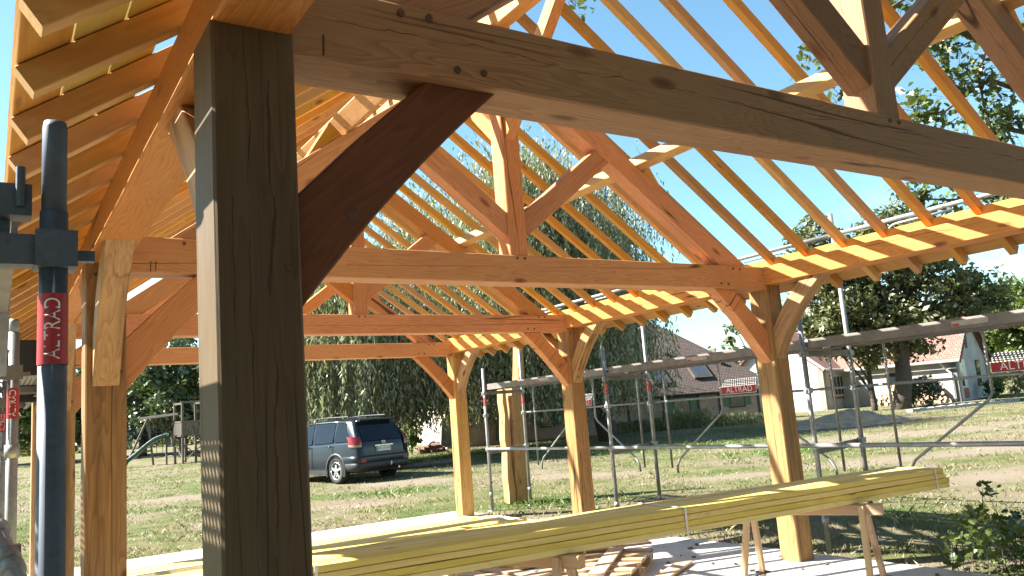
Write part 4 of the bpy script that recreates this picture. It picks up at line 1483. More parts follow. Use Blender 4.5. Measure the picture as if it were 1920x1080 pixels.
def farmhouse():
    PL, PR = at(838, 834, 34.5), at(1452, 789, 39.0)
    z0 = -.2
    PL.z = PR.z = 0
    fx = (PR - PL).normalized(); back = V((-fx.y, fx.x, 0))
    Lf = (PR - PL).length; D = 9.0
    root = empty('brick_farmhouse', PL, 'old brick farmhouse with a steep brown tiled roof and small green shutters behind the willows', 'farmhouse')
    ez, rz_ = 1.86, 6.05
    wf = wall_panel('wall', PL, PR, z0, ez, M['brick'], root)
    BL, BR = PL + back * D, PR + back * D
    wg = wall_panel('gable_wall', BL, PL, z0, ez, M['brick_sunlit'], root, gable=rz_ - .1)
    wg['label'] = 'sunlit pale brick gable'
    wall_panel('wall', PR, BR, z0, ez, M['brick'], root)
    wall_panel('wall', BR, BL, z0, ez, M['brick'], root)
    ov = .45
    sl_h = math.hypot(D / 2 + ov, rz_ - ez + .15)
    up = (back * (D / 2 + ov) + V((0, 0, rz_ - ez + .15)))
    e0 = PL - back * ov - fx * .35 + V((0, 0, ez - .12)); Lr = Lf + .35 + ov
    hip = D / 2 + ov
    rf = panel('roof', e0, fx, up, [(0, 0), (Lr, 0), (Lr - hip, sl_h), (0, sl_h)], .14, M['tiles_brown'], root)
    e1 = BR + back * ov + fx * ov + V((0, 0, ez - .12))
    upb = (-back * (D / 2 + ov) + V((0, 0, rz_ - ez + .15)))
    panel('roof', e1, -fx, upb, [(0, 0), (Lr, 0), (Lr, sl_h), (hip, sl_h)], .14, M['tiles_brown'], root)
    e2 = PR - back * ov + fx * ov + V((0, 0, ez - .12))
    uph = (-fx * (D / 2 + ov) + V((0, 0, rz_ - ez + .15)))
    panel('roof', e2, back, uph, [(0, 0), (D + 2 * ov, 0), (D / 2 + ov, sl_h)], .14, M['tiles_brown'], root)
    # ridge tiles
    rt = MB(); a = e0 + up; b2 = e0 + fx * (Lr - hip) + up
    rt.tube([a + V((0, 0, .02)), b2 + V((0, 0, .02))], .12, 8); rt.build('ridge_tiles', M['tiles_pink'], root)
    # skylights
    for (xs, ys, w_, h_) in ((Lr - 4.3, 1.0, .95, 1.25), (Lr - 6.55, .75, .9, 1.2)):
        f = on_wall(rf, xs, xs + w_, ys, ys + h_, .06, .12, 'skylight', M['stud'], root)
        sub_on(rf, f, xs + .08, xs + w_ - .08, ys + .08, ys + h_ - .08, .122, .008, 'pane', M['skyglass'])
    # vents
    for xs, ys in ((Lr - 2.4, 2.0), (Lr - 5.0, 3.0)):
        on_wall(rf, xs, xs + .22, ys, ys + .16, .08, .14, 'roof_vent', M['tiles_brown'], root)
    # windows, shutters, studs on the front
    def wx(px):  # along the front wall from a picture column
        best = min(range(0, 1700), key=lambda k: abs(((V(PL + fx * k * .01) - V(CAM)).dot(V(CR)) / (V(PL + fx * k * .01) - V(CAM)).dot(V(CW))) * F_PX + 960 - px))
        return best * .01
    for (c0, c1, y0, y1) in ((1268, 1297, .85, 1.62), (1374, 1400, 1.05, 1.62), (1020, 1040, .85, 1.6)):
        x0, x1 = wx(c0), wx(c1)
        f = on_wall(wf, x0, x1, y0, y1, .02, .06, 'window', M['green_paint'], root)
        w3 = (x1 - x0 - .12) / 2
        for k in range(2):
            sub_on(wf, f, x0 + .045 + k * (w3 + .03), x0 + .045 + k * (w3 + .03) + w3, y0 + .06, y1 - .06, .052, .006, 'pane', M['glass'])
        for s in (-1, 1):
            xx = x0 - .38 if s < 0 else x1 + .03
            on_wall(wf, xx, xx + .35, y0 - .03, y1 + .03, .035, .04, 'shutter', M['green_paint'], root)
        on_wall(wf, x0 - .05, x1 + .05, y0 - .12, y0 - .045, .03, .1, 'sill', M['stud'], root)
    x0 = wx(931)
    on_wall(wf, x0, x0 + .62, .35, 1.62, .03, .05, 'shutter', M['green_paint'], root)
    for c0 in (1245, 1312, 1352, 1425, 1180, 1130):
        x0 = wx(c0)
        on_wall(wf, x0, x0 + .14, z0, ez - .02, .004, .03, 'stud', M['stud'], root)
    on_wall(wf, wx(1232), wx(1440), .45, .58, .010, .03, 'rail_beam', M['stud'], root)
    g_ = MB(); g_.tube([e0 + V((0, 0, -.02)) - back * .06, e0 + fx * Lr + V((0, 0, -.02)) - back * .06], .055, 8)
    g_.build('gutter', M['stud'], root)
    under(root)
    return PL, PR, fx, back


M['skyglass'] = plain('skylight_glass', (.05, .065, .085), .5, var=.05, spec=.15)
PL, PR, fx, back = farmhouse()


def barn(name, C, nf, Lf, Dg, ez, az, label, wallm, roofm, gable_lit=False, seed=1):
    """C: corner between front (left of it, facing nf) and side (right of it)"""
    nf = V((*nf, 0)).normalized()
    al = V((-nf.y, nf.x, 0))           # along the front, C -> away
    if al.dot(V((0, 1, 0))) < 0: al = -al
    side = -nf                          # going back along the side wall
    return nf, al, side


def barn_main():
    C = at(1803, 752, 42.0); zg = C.z - .15; C.z = 0
    nf = V((-.975, -.22, 0)).normalized(); al = V((-nf.y, nf.x, 0)) * -1
    if al.y < 0: al = -al
    sd = -nf
    Lf, Dg, ez, az = 9.5, 5.6, 2.55, 5.05
    root = empty('rendered_barn', C, 'pale rendered barn with a pink tiled roof and a woodpile along its wall', 'barn')
    A = C + al * Lf; B = C + sd * Dg; E = A + sd * Dg
    wf = wall_panel('wall', A, C, zg, ez, M['render_wall'], root)
    wg = wall_panel('gable_wall', C, B, zg, ez, M['render_wall'], root, gable=az - .1)
    wall_panel('wall', B, E, zg, ez, M['render_wall'], root)
    wall_panel('gable_wall', E, A, zg, ez, M['render_wall'], root, gable=az - .1)
    ov = .3
    h = math.hypot(Dg / 2 + ov, az - ez + .2)
    up = sd * (Dg / 2 + ov) + V((0, 0, az - ez + .2))
    e0 = A + al * .2 - sd * ov + V((0, 0, ez - .08))
    rf = panel('roof', e0, -al, up, [(0, 0), (Lf + .5, 0), (Lf + .5, h), (0, h)], .1, M['tiles_pink'], root)
    e1 = B - al * .3 + sd * ov + V((0, 0, ez - .08))
    up2 = -sd * (Dg / 2 + ov) + V((0, 0, az - ez + .2))
    panel('roof', e1, al, up2, [(0, 0), (Lf + .5, 0), (Lf + .5, h), (0, h)], .1, M['tiles_pink'], root)
    # verge boards
    for uu, ee in ((up, e0 - al * (Lf + .5)), (up2, e1)):
        vb = MB().bar(ee + V((0, 0, -.14)), ee + uu + V((0, 0, -.14)), .05, .14)
        vb.build('verge_board', M['stud'], root)
    gt = MB(); q0 = e0 + V((0, 0, -.05)) - sd * .07
    gt.tube([q0, q0 - al * (Lf + .5)], .07, 8)
    gt.build('gutter', M['zinc'], root)
    dp = MB(); q1 = C + al * .25 - sd * .12
    qq = q0 - al * (Lf + .1)
    dp.tube([qq + V((0, 0, 0)) + al * .6, q1 + V((0, 0, ez - .55)) + al * .2, q1 + V((0, 0, ez - .75)), q1 + V((0, 0, zg + .1))], .05, 8)
    dp.build('downpipe', M['zinc'], root)
    # window on the front (a dark opening near the oak), openings in the gable
    x0 = Lf - 3.6
    f = on_wall(wf, x0, x0 + .75, 1.25, 2.1, .01, .05, 'window', M['stud'], root)
    sub_on(wf, f, x0 + .08, x0 + .67, 1.33, 2.02, .038, .006, 'pane', M['glass'])
    f = on_wall(wg, .45, 1.45, 1.0, 2.5, .01, .05, 'window', M['zinc'], root)
    sub_on(wg, f, .52, .92, 1.08, 2.44, .038, .006, 'pane', M['glass'])
    on_wall(wg, .75, 1.45, .45, .95, .01, .04, 'brick_infill', M['red_brick'], root)
    f = on_wall(wg, 3.4, 4.1, 1.0, 2.45, .01, .05, 'window', M['stud'], root)
    sub_on(wg, f, 3.47, 4.03, 1.08, 2.37, .038, .006, 'pane', M['glass'])
    on_wall(wg, 2.1, 2.5, 3.1, 3.8, .01, .03, 'vent_opening', M['stud'], root)
    under(root)
    # woodpile
    rnd = random.Random(2)
    lg0 = None
    zg2 = float(gh(C.x, C.y)) - .02
    k = 0
    for row in range(6):
        span = 4.1 - row * .33
        n = int(span / .24)
        for j in range(n):
            r = rnd.uniform(.085, .135)
            pos = C + al * (.35 + row * .14 + j * .245 + rnd.uniform(-.03, .03)) + nf * (.42 + rnd.uniform(-.05, .12))
            pos.z = zg2 + .12 + row * .185 + rnd.uniform(-.02, .02)
            if lg0 is None:
                mb = MB()
                n_ = 7; sec = [(math.cos(t) * (1 + .15 * math.sin(3 * t)), math.sin(t) * (1 + .2 * math.cos(2 * t))) for t in [2 * math.pi * q / n_ for q in range(n_)]]
                vs = [(x_, y_, z_) for z_ in (-.5, .5) for x_, y_ in sec]
                mb.add(vs, [tuple(range(n_))[::-1], tuple(range(n_, 2 * n_))] + [(q, (q + 1) % n_, n_ + (q + 1) % n_, n_ + q) for q in range(n_)])
                lg0 = mb.build('firewood_log', M['log_side'])
                lg0.data.materials.append(M['log_end'])
                lg0.data.polygons[0].material_index = 1; lg0.data.polygons[1].material_index = 1
                o = lg0
            else:
                o = lg0.copy(); COL.objects.link(o)
            o.location = pos
            q = nf.to_track_quat('Z', 'Y') @ Quaternion((0, 0, 1), rnd.uniform(0, 6)) @ Quaternion((1, 0, 0), rnd.uniform(-.25, .25))
            o.rotation_mode = 'QUATERNION'; o.rotation_quaternion = q
            o.scale = (r, r, rnd.uniform(.4, .55))
            tag(o, 'split log with a pale end stacked against the barn wall', 'firewood log', 'logs of the woodpile by the barn')
            k += 1
    return C, nf, al


M['log_side'] = plain('log_bark', (.20, .14, .09), .9, var=.4, scale=6)
M['log_end'] = plain('log_end', (.62, .46, .30), .8, var=.3, scale=3)
CB, nfb, alb = barn_main()


def barn_white():
    C = at(1552, 770, 44.5); zg = C.z - .2; C.z = 0
    nf = V((-.975, -.22, 0)).normalized(); al = V((-nf.y, nf.x, 0))
    if al.y < 0: al = -al
    sd = -nf
    Wg, Ls, ez, az = 5.6, 8.0, 2.62, 4.9
    root = empty('white_gabled_outbuilding', C, 'low outbuilding with a bright white block gable and brick edged window', 'outbuilding')
    A = C + al * Wg; B = C + sd * Ls; E = A + sd * Ls
    wg = wall_panel('gable_wall', A, C, zg, ez, M['block'], root, gable=az - .1)
    ws = wall_panel('wall', C, B, zg, ez, M['render_beige'], root)
    wall_panel('wall', E, A, zg, ez, M['render_beige'], root)
    ov = .25
    h = math.hypot(Wg / 2 + ov, az - ez + .2)
    up = al * (Wg / 2 + ov) + V((0, 0, az - ez + .2))
    e0 = C - al * ov + nf * .3 + V((0, 0, ez - .1))
    panel('roof', e0, sd, up, [(0, 0), (Ls, 0), (Ls, h), (0, h)], .1, M['tiles_pink'], root)
    up2 = -al * (Wg / 2 + ov) + V((0, 0, az - ez + .2))
    e1 = A + al * ov + nf * .3 + sd * Ls + V((0, 0, ez - .1))
    panel('roof', e1, -sd, up2, [(0, 0), (Ls, 0), (Ls, h), (0, h)], .1, M['tiles_pink'], root)
    vb = MB().bar(e0 + V((0, 0, .03)), e0 + up + V((0, 0, .03)), .04, .12); vb.build('verge_board', M['zinc'], root)
    f = on_wall(ws, 1.1, 2.6, 1.05, 2.2, .01, .05, 'window', M['zinc'], root)
    for k in range(3): sub_on(ws, f, 1.17 + k * .47, 1.56 + k * .47, 1.12, 2.13, .038, .006, 'pane', M['glass'] if k else M['skyglass'])
    on_wall(ws, .86, 1.08, 1.0, 2.25, .012, .04, 'brick_jamb', M['red_brick'], root)
    on_wall(ws, .9, 2.7, .88, 1.0, .012, .06, 'brick_sill', M['red_brick'], root)
    gt = MB(); gt.tube([e0 + sd * .05 - al * .05, e0 + sd * Ls - al * .05], .06, 8); gt.build('gutter', M['zinc'], root)
    under(root)


barn_white()

# stone edging, earth mound, weeds, barrow and odd things on the lawn
a_, b_ = ground_at(1706, 773), ground_at(1908, 753)
st = empty('stone_edging', a_, 'low pale stone edging along the grass in front of the barn', 'edging')
m_ = MB(); n_ = 16
for k in range(n_):
    p, q = a_.lerp(b_, k / n_), a_.lerp(b_, (k + .94) / n_)
    m_.bar(p - a_ + V((0, 0, .05 + .02 * math.sin(k * 2.3))), q - a_ + V((0, 0, .05 + .02 * math.sin(k * 1.9))), .28, .16)
m_.build('kerb_stones', M['render_wall'], st)


def mound():
    c = ground_at(1585, 796)
    n, m2 = 60, 44
    X, Yv = np.meshgrid(np.linspace(-1, 1, n), np.linspace(-1, 1, m2), indexing='ij')
    rng = np.random.default_rng(4)
    H = np.clip(1 - (X ** 2 + Yv ** 2), 0, 1) ** .8
    hh = H * (.62 + .22 * np.sin(X * 5 + 1) * np.cos(Yv * 3.7) + .12 * np.sin(X * 13) * np.sin(Yv * 11)) + H * rng.normal(size=H.shape) * .035 - .05
    Px = c.x + RX.x * X * 2.5 + FW.x * Yv * 1.7; Py = c.y + RX.y * X * 2.5 + FW.y * Yv * 1.7
    Vt = np.stack([Px, Py, gh(Px, Py) + hh * .62], -1).reshape(-1, 3)
    i = np.arange(n - 1)[:, None] * m2; j = np.arange(m2 - 1)[None]
    q = np.stack([i + j, i + m2 + j, i + m2 + j + 1, i + j + 1], -1).reshape(-1, 4)
    tag(np_quads('earth_mound', Vt, q, plain('bare_earth', (.40, .265, .165), .95, var=.4, scale=3, bump=.8, col2=(.20, .14, .10), rand=False), None, False), kind='structure')


mound()
M['earth'] = bpy.data.materials['bare_earth']


def weed_row():
    rng = np.random.default_rng(8)
    k = 0
    for px in list(range(1232, 1450, 13)) + [1004, 1030, 1170, 1195]:
        tall = px in (1271, 1284, 1297, 1310, 1323)
        b = at(px, 806 - (px - 1232) * .07, 36.2 + rng.uniform(-.4, .5)); b.z = float(gh(b.x, b.y)) - .03
        h = rng.uniform(.35, .6) * (1.7 if tall else 1)
        root = empty('weed_clump', b, 'tall pale weeds in front of the farmhouse wall' if tall else 'low straw coloured weeds in front of the farmhouse wall', 'weeds', 'tall weeds along the farmhouse' if tall else 'low weeds along the farmhouse')
        n = 330
        c = rng.normal(size=(n, 3)) * np.array([.30, .25, 0]); c[:, 2] = rng.random(n) ** .8 * h
        c[:, :2] *= (1.1 - .45 * c[:, 2:3] / h)
        a = unit(n, rng) * .5 + np.array([0, 0, .9]); a /= np.linalg.norm(a, axis=1)[:, None]
        bb = np.cross(a, unit(n, rng)); bb /= np.linalg.norm(bb, axis=1)[:, None]
        l = rng.uniform(.1, .24, n)
        Vt, q = diamonds(c, a, bb, l, l * .22)
        np_quads('leaves', Vt, q, M['weed'], root)


weed_row()

bw = at(818, 838, 33.6); bw.z = float(gh(bw.x, bw.y))
bar_ = empty('wheelbarrow', bw, 'wheelbarrow tipped up against the sunlit farmhouse gable', 'wheelbarrow')
M['tray'] = plain('barrow_tray', (.24, .27, .27), .5, var=.3, scale=4)
m_ = MB(); r0, f0 = RX, FW
def wb(r_, f_, z_): return r0 * r_ + f0 * f_ + V((0, 0, z_))
m_.add([wb(.18, 0, .12), wb(.72, 0, .10), wb(.62, .25, 1.32), wb(.28, .25, 1.32), wb(.25, .35, .22), wb(.65, .35, .2), wb(.58, .42, 1.15), wb(.32, .42, 1.15)],
       [(0, 1, 5, 4), (1, 2, 6, 5), (2, 3, 7, 6), (3, 0, 4, 7), (4, 5, 6, 7)])
m_.build('tray', M['tray'], bar_)
t_ = MB(); n_ = 16
for k in range(n_ + 1): pass
pts = [wb(-.12 + .17 * math.cos(2 * math.pi * k / n_), -.05, .2 + .17 * math.sin(2 * math.pi * k / n_)) for k in range(n_ + 1)]
t_.tube(pts, .05, 8); t_.build('tyre', M['black'], bar_, True)
t_ = MB(); t_.tube([wb(-.12, -.05, .2), wb(.05, .1, .75), wb(-.25, .1, .95), wb(-.3, .05, 1.05), wb(.0, .1, 1.12), wb(.25, .25, 1.5)], .02, 6)
t_.build('frame', M['black'], bar_, True)

cl = at(808, 868, 23.5); cl.z = float(gh(cl.x, cl.y))
lo2 = MB().tube([cl - RX * .9 + V((0, 0, .05)), cl + V((0, 0, .07)) + FW * .3, cl + RX * .9 + FW * .9 + V((0, 0, .09))], [.07, .085, .06], 9)
tag(lo2.build('fallen_log', M['bark_pale'], None, True), 'pale fallen log lying on the grass right of the parked car', 'log')
rnd = random.Random(12)
br0 = None
for k in range(9):
    p = at(790 + k * 4.5, 836, 33.3 + rnd.uniform(-.5, .5)); p.z = float(gh(p.x, p.y)) + .07
    if br0 is None:
        br0 = None or MB().box((0, 0, 0), (.42, .3, .2)).box((.1, .1, .14), (.3, .25, .12), Matrix.Rotation(.5, 3, 'Z')).build('brick_rubble', M['rubble']); o = br0
    else:
        o = br0.copy(); COL.objects.link(o)
    o.location = p; o.rotation_euler = (rnd.uniform(-.3, .3), rnd.uniform(-.3, .3), rnd.uniform(0, 6)); o.scale = (rnd.uniform(.6, 1.2),) * 3
    tag(o, 'reddish brick rubble at the foot of the sunlit gable', 'rubble', 'brick rubble by the gable')


# ------------------------------------------------------------------ play set
def playset():
    c = at(343, 870, 38.5); c.z = float(gh(c.x, c.y)) - .02
    ux = (RX * .78 + FW * .62).normalized()       # right hand face runs this way
    uy = (-RX * .72 + FW * .70).normalized()      # left hand face runs this way
    root = empty('play_tower', c, 'weathered wooden play tower with a green slide and a swing beam on the lawn', 'play set')
    W_, Dp = .98, .86
    G = M['grey_wood']
    for a, b in ((0, 0), (1, 0), (0, 1), (1, 1)):
        p = ux * W_ * a + uy * Dp * b
        timber('post', p, p + V((0, 0, 2.9)), .09, .09, G, root, up=ux)
    for a in (0, 1):
        timber('top_rail', ux * W_ * a - uy * .06 + V((0, 0, 2.88)), ux * W_ * a + uy * (Dp + .06) + V((0, 0, 2.90)), .07, .09, G, root)
        timber('top_rail', uy * Dp * a - ux * .06 + V((0, 0, 2.95)), uy * Dp * a + ux * (W_ + .06) + V((0, 0, 2.97)), .07, .07, G, root)
    timber('platform', uy * Dp / 2 - ux * .04 + V((0, 0, 1.36)), uy * Dp / 2 + ux * (W_ + .04) + V((0, 0, 1.36)), Dp + .06, .06, G, root)
    # parapets of upright slats
    def slats(o0, d, L_, z0, z1, n):
        for k in range(n):
            p = o0 + d * (L_ * (k + .5) / n)
            timber('slat', p + V((0, 0, z0)), p + V((0, 0, z1)), L_ / n * .82, .022, G, root, up=d.cross(V((0, 0, 1))), ch=.002)
        timber('rail', o0 + V((0, 0, z1)), o0 + d * L_ + V((0, 0, z1)), .05, .07, G, root)
    slats(-ux * .05, uy, Dp, 1.40, 2.02, 8)
    slats(-uy * .05, ux, W_, 1.40, 2.02, 9)
    slats(uy * (Dp + .05), ux, W_, 1.40, 2.02, 9)
    # lower annex platform to the left
    q0 = uy * Dp - ux * .1
    for a, b in ((0, .75), (.9, .75)):
        p = q0 + ux * a + uy * b
        timber('post', p, p + V((0, 0, 1.25)), .08, .08, G, root, up=ux)
    timber('platform', q0 + uy * .4 + V((0, 0, .90)), q0 + uy * .4 + ux * .95 + V((0, 0, .90)), .85, .05, G, root)
    slats(q0 - ux * .03, uy, .8, .95, 1.3, 6)
    # braces under the tower
    for (a, b) in ((V((0, 0, .95)), ux * W_ + V((0, 0, .12))), (ux * W_ + V((0, 0, .95)), V((0, 0, .12))), (uy * Dp + V((0, 0, .95)), V((0, 0, .25)))):
        timber('cross_brace', a - uy * .06, b - uy * .06, .06, .04, G, root)
    for k in range(3):
        timber('rung', ux * (W_ + .1) + V((0, 0, .3 + .3 * k)), ux * (W_ + .1) + uy * Dp + V((0, 0, .3 + .3 * k)), .05, .05, G, root)
    # swing beam with its A legs
    s0 = uy * Dp * .5 + V((0, 0, 2.42)); s1 = s0 - RX * 1.75 + FW * .6 + V((0, 0, -.06))
    sd_ = (s1 - s0).normalized()
    timber('swing_beam', s0, s1 + sd_ * .5, .11, .11, G, root)
    pv = V((sd_.y, -sd_.x, 0))
    for s in (1, -1):
        b = s1 + pv * s * .95 - V((0, 0, s1.z)) + sd_ * .55
        timber('swing_leg', b, s1 + V((0, 0, -.02)), .085, .085, G, root)
    timber('leg_tie', s1 + pv * .6 + sd_ * .37 + V((0, 0, -1.6)), s1 - pv * .6 + sd_ * .37 + V((0, 0, -1.6)), .05, .09, G, root)
    for k, t in enumerate((.28, .62)):
        p = s0.lerp(s1, t)
        for e in (-.18, .18):
            rp = MB().tube([p + sd_ * e, p + sd_ * e - V((0, 0, 1.95))], .013, 5); rp.build('swing_rope', M['stud'], root)
        timber('swing_seat', p - sd_ * .2 - V((0, 0, 1.96)), p + sd_ * .2 - V((0, 0, 1.96)), .18, .04, M['tray'], root)
    # slide
    g0 = q0 + uy * .55 + V((0, 0, 1.30))
    dv = (-RX * .86 - FW * .25).normalized()
    sdv = V((-dv.y, dv.x, 0))
    prof = []
    for k in range(17):
        t = k / 16
        z = 1.32 * (1 - t) - .0 + .16 * math.sin(t * math.pi * 2) * (1 - .3 * t) + .05
        prof.append(g0 + dv * (2.55 * t) + V((0, 0, z - 1.30)))
    vs, fs = [], []
    sec = [(-.27, .15), (-.24, .15), (-.22, .02), (.22, .02), (.24, .15), (.27, .15), (.25, -.03), (-.25, -.03)]
    for p in prof:
        for (a, b) in sec: vs.append(p + sdv * a + V((0, 0, b)))
    n8 = len(sec)
    for i in range(16):
        for k in range(n8): fs.append((i * n8 + k, i * n8 + (k + 1) % n8, (i + 1) * n8 + (k + 1) % n8, (i + 1) * n8 + k))
    m_ = MB(); m_.add(vs, fs)
    sl2 = m_.build('slide', plain('green_plastic', (.02, .075, .07), .3, var=.1), root, True)
    for s in (-1, 1):
        e_ = MB().tube([p + sdv * .255 * s + V((0, 0, .155)) for p in prof], .012, 5)
        e_.build('slide_edge', M['white'], sl2)
    return root


playset()

# ------------------------------------------------------------------ far woodland
def woodland():
    rng = np.random.default_rng(9)
    C = []
    for px in np.arange(-500, 2500, 16):
        for k in range(5):
            p = at(px + rng.uniform(-8, 8), 770, rng.uniform(86, 112))
            C.append((p.x, p.y, float(gh(p.x, p.y)) + rng.random() ** 1.2 * (4.6 + 1.6 * math.sin(px * .011) + 1.0 * math.sin(px * .043))))
    o = crown('far_woodland', np.array(C), rng.uniform(1.0, 1.9, len(C)), 55, .62, M['oakfar'], None, rng, asp=.6)
    tag(o, 'distant belt of trees closing the meadow', 'woodland', kind='stuff')


woodland()


# ------------------------------------------------------------------ parked car
M['car_paint'] = plain('car_paint', (.011, .016, .026), .25, 0, var=.12, scale=2, spec=.45)
M['car_glass'] = plain('car_glass', (.008, .010, .016), .08, var=.1, spec=.35)
M['car_plastic'] = plain('car_plastic', (.020, .020, .022), .55, var=.2)
M['chrome'] = plain('chrome', (.75, .75, .75), .18, 1.0, var=.05)
M['alloy'] = plain('alloy_wheel', (.55, .55, .56), .32, .7, var=.1)
M['tyre'] = plain('tyre_rubber', (.015, .015, .015), .8, var=.3, scale=20)
M['lamp_red'] = plain('lamp_red', (.22, .006, .010), .15, var=.2, spec=.7)
M['lamp_clear'] = plain('lamp_clear', (.35, .22, .2), .15, var=.1, spec=.7)
M['plate'] = plain('number_plate', (.70, .70, .68), .4, var=.05)
M['plate_blue'] = plain('plate_blue', (.02, .05, .35), .4)


def cat1(P, m_):
    """Catmull-Rom through rows of P, m_ steps per span"""
    P = np.asarray(P, float); out = []
    n = len(P)
    for i in range(n - 1):
        p0, p1, p2, p3 = P[max(i - 1, 0)], P[i], P[i + 1], P[min(i + 2, n - 1)]
        for k in range(m_):
            t = k / m_
            out.append(.5 * ((2 * p1) + (-p0 + p2) * t + (2 * p0 - 5 * p1 + 4 * p2 - p3) * t * t + (-p0 + 3 * p1 - 3 * p2 + p3) * t ** 3))
    out.append(P[-1])
    return np.array(out)


def car():
    RL, RR = V((6.77, 17.78, 0)), V((8.56, 18.23, 0))
    mid = (RL + RR) / 2
    hd = V((-.243, .97, 0)).normalized()
    c = mid + hd * 1.28
    c.z = float(gh(mid.x, mid.y)) - .02
    root = empty('parked_car', c, 'dark blue grey five door off-road car parked on the lawn under the willow', 'car', None, math.atan2(-hd.x, hd.y))
    # stations: y, half width, z bottom, z belt, z roof, roof half width
    ST = [(-2.16, .80, .44, 1.06, 1.58, .60), (-2.10, .86, .40, 1.07, 1.62, .63), (-1.85, .895, .36, 1.07, 1.655, .655), (-1.2, .905, .30, 1.06, 1.68, .67), (-.4, .905, .28, 1.04, 1.69, .675),
          (.35, .905, .28, 1.03, 1.665, .665), (.8, .905, .28, 1.02, 1.45, .66), (1.25, .905, .30, 1.01, 1.10, .70), (1.75, .895, .34, .98, 1.04, .66), (2.1, .83, .40, .86, .90, .58), (2.26, .70, .46, .72, .74, .5)]
    def ring(st):
        y, hw, zb, zl, zr_, rw = st
        def sh(z):
            if y > -1.5: return 0.0
            k = max(0.0, (-1.5 - y) / .66)
            return k * (.36 * max(0, min(1, (z - 1.06) / .52)) - .02 * math.sin(max(0, min(1, (z - .4) / .6)) * math.pi))
        P = [(0, zb), (hw * .72, zb), (hw * .95, zb + .05), (hw, zb + .2), (hw * 1.0, .72), (hw * .985, zl - .08), (hw * .955, zl), (hw * .955 * .55 + rw * 1.06 * .45, zl + (zr_ - zl) * .45), (rw * 1.05, zr_ - (zr_ - zl) * .16), (rw * .95, zr_ - (zr_ - zl) * .04 - .01), (rw * .6, zr_), (0, zr_ + .012)]
        Q = cat1(P, 3)
        return np.array([(x, y + sh(z), z) for x, z in Q])
    rings = cat1(np.array([ring(s_) for s_ in ST]).reshape(len(ST), -1), 4).reshape(-1, len(ring(ST[0])), 3)
    nr, k = rings.shape[0], rings.shape[1]
    full = np.concatenate([rings, rings[:, k - 2:0:-1] * np.array([-1, 1, 1])], 1)
    kk = full.shape[1]
    vs = full.reshape(-1, 3)
    fs = [(i * kk + j, i * kk + (j + 1) % kk, (i + 1) * kk + (j + 1) % kk, (i + 1) * kk + j) for i in range(nr - 1) for j in range(kk)]
    fs.append(tuple(range(kk))[::-1]); fs.append(tuple((nr - 1) * kk + j for j in range(kk)))
    body = MB(); body.v = [tuple(map(float, v)) for v in vs]; body.f = fs
    bo = body.build('body', M['car_paint'], root, True)
    # the rear face as a function of height
    def yr(z, x=0):
        return -2.16 + .36 * max(0, min(1, (z - 1.06) / .52)) - .02 * math.sin(max(0, min(1, (z - .4) / .6)) * math.pi) + .05 * (abs(x) / .85) ** 4
    def patch(name, xa, xb, za, zb, mat, off, par, nx=8, nz=5, top=1.0, bow=.0):
        vs, fs = [], []
        for i in range(nz + 1):
            z = za + (zb - za) * i / nz
            f = 1 + (top - 1) * i / nz
            for j in range(nx + 1):
                x = (xa + (xb - xa) * j / nx) * f
                zz = z + bow * math.cos(x * 1.6)
                vs.append((x, yr(zz, x) - off, zz))
        for i in range(nz):
            for j in range(nx):
                a = i * (nx + 1) + j
                fs.append((a, a + 1, a + nx + 2, a + nx + 1))
        m_ = MB(); m_.add(vs, fs)
        return m_.build(name, mat, par, True)
    tg = patch('tailgate', -.70, .70, .62, 1.56, M['car_paint'], .012, root, top=.83)
    patch('rear_window', -.66, .66, 1.075, 1.545, M['car_glass'], .022, tg, top=.84)
    hs = MB().bar((-.30, yr(.93) - .035, .935), (.30, yr(.93) - .035, .935), .025, .028, up=(0, 0, 1))
    hs.build('chrome_strip', M['chrome'], tg)
    pz = .845
    p = MB().box((0, yr(pz) - .03, pz), (.52, .012, .112)); pl_ = p.build('number_plate', M['plate'], tg)
    for s in (-1, 1):
        MB().box((s * .235, yr(pz) - .0375, pz), (.045, .004, .108)).build('plate_band', M['plate_blue'], pl_)
    text_on('plate_lettering', 'BD-435-JB', .085, (0, yr(pz) - .0385, pz), (1, 0, 0), (0, 0, 1), M['black'], pl_, width=.39)
    # emblem: three ovals
    em = MB(); ez = 1.01
    def oval(cx, cz, a, b, r):
        pts = [(cx + a * math.cos(2 * math.pi * q / 24), yr(ez) - .03, cz + b * math.sin(2 * math.pi * q / 24)) for q in range(25)]
        em.tube(pts, r, 6)
    oval(0, ez, .062, .042, .006); oval(0, ez, .022, .040, .005); oval(0, ez + .018, .046, .018, .005)
    em.build('emblem', M['chrome'], tg, True)
    # spoiler and high lamp
    sp_ = MB(); vs = []
    for x in (-.56, -.3, 0, .3, .56):
        yb = -1.90 - .02 * math.cos(x * 2); zt = 1.655 - .03 * abs(x)
        vs += [(x, yb + .22, zt + .012), (x, yb - .02, zt - .008), (x, yb - .02, zt - .045), (x, yb + .16, zt - .05)]
    fs = [(i * 4 + j, i * 4 + (j + 1) % 4, (i + 1) * 4 + (j + 1) % 4, (i + 1) * 4 + j) for i in range(4) for j in range(4)] + [(0, 1, 2, 3), (19, 18, 17, 16)]
    sp_.add(vs, fs); sp_.build('spoiler', M['car_paint'], root, True)
    MB().box((0, -1.932, 1.622), (.3, .01, .022)).build('brake_light', M['lamp_red'], root)
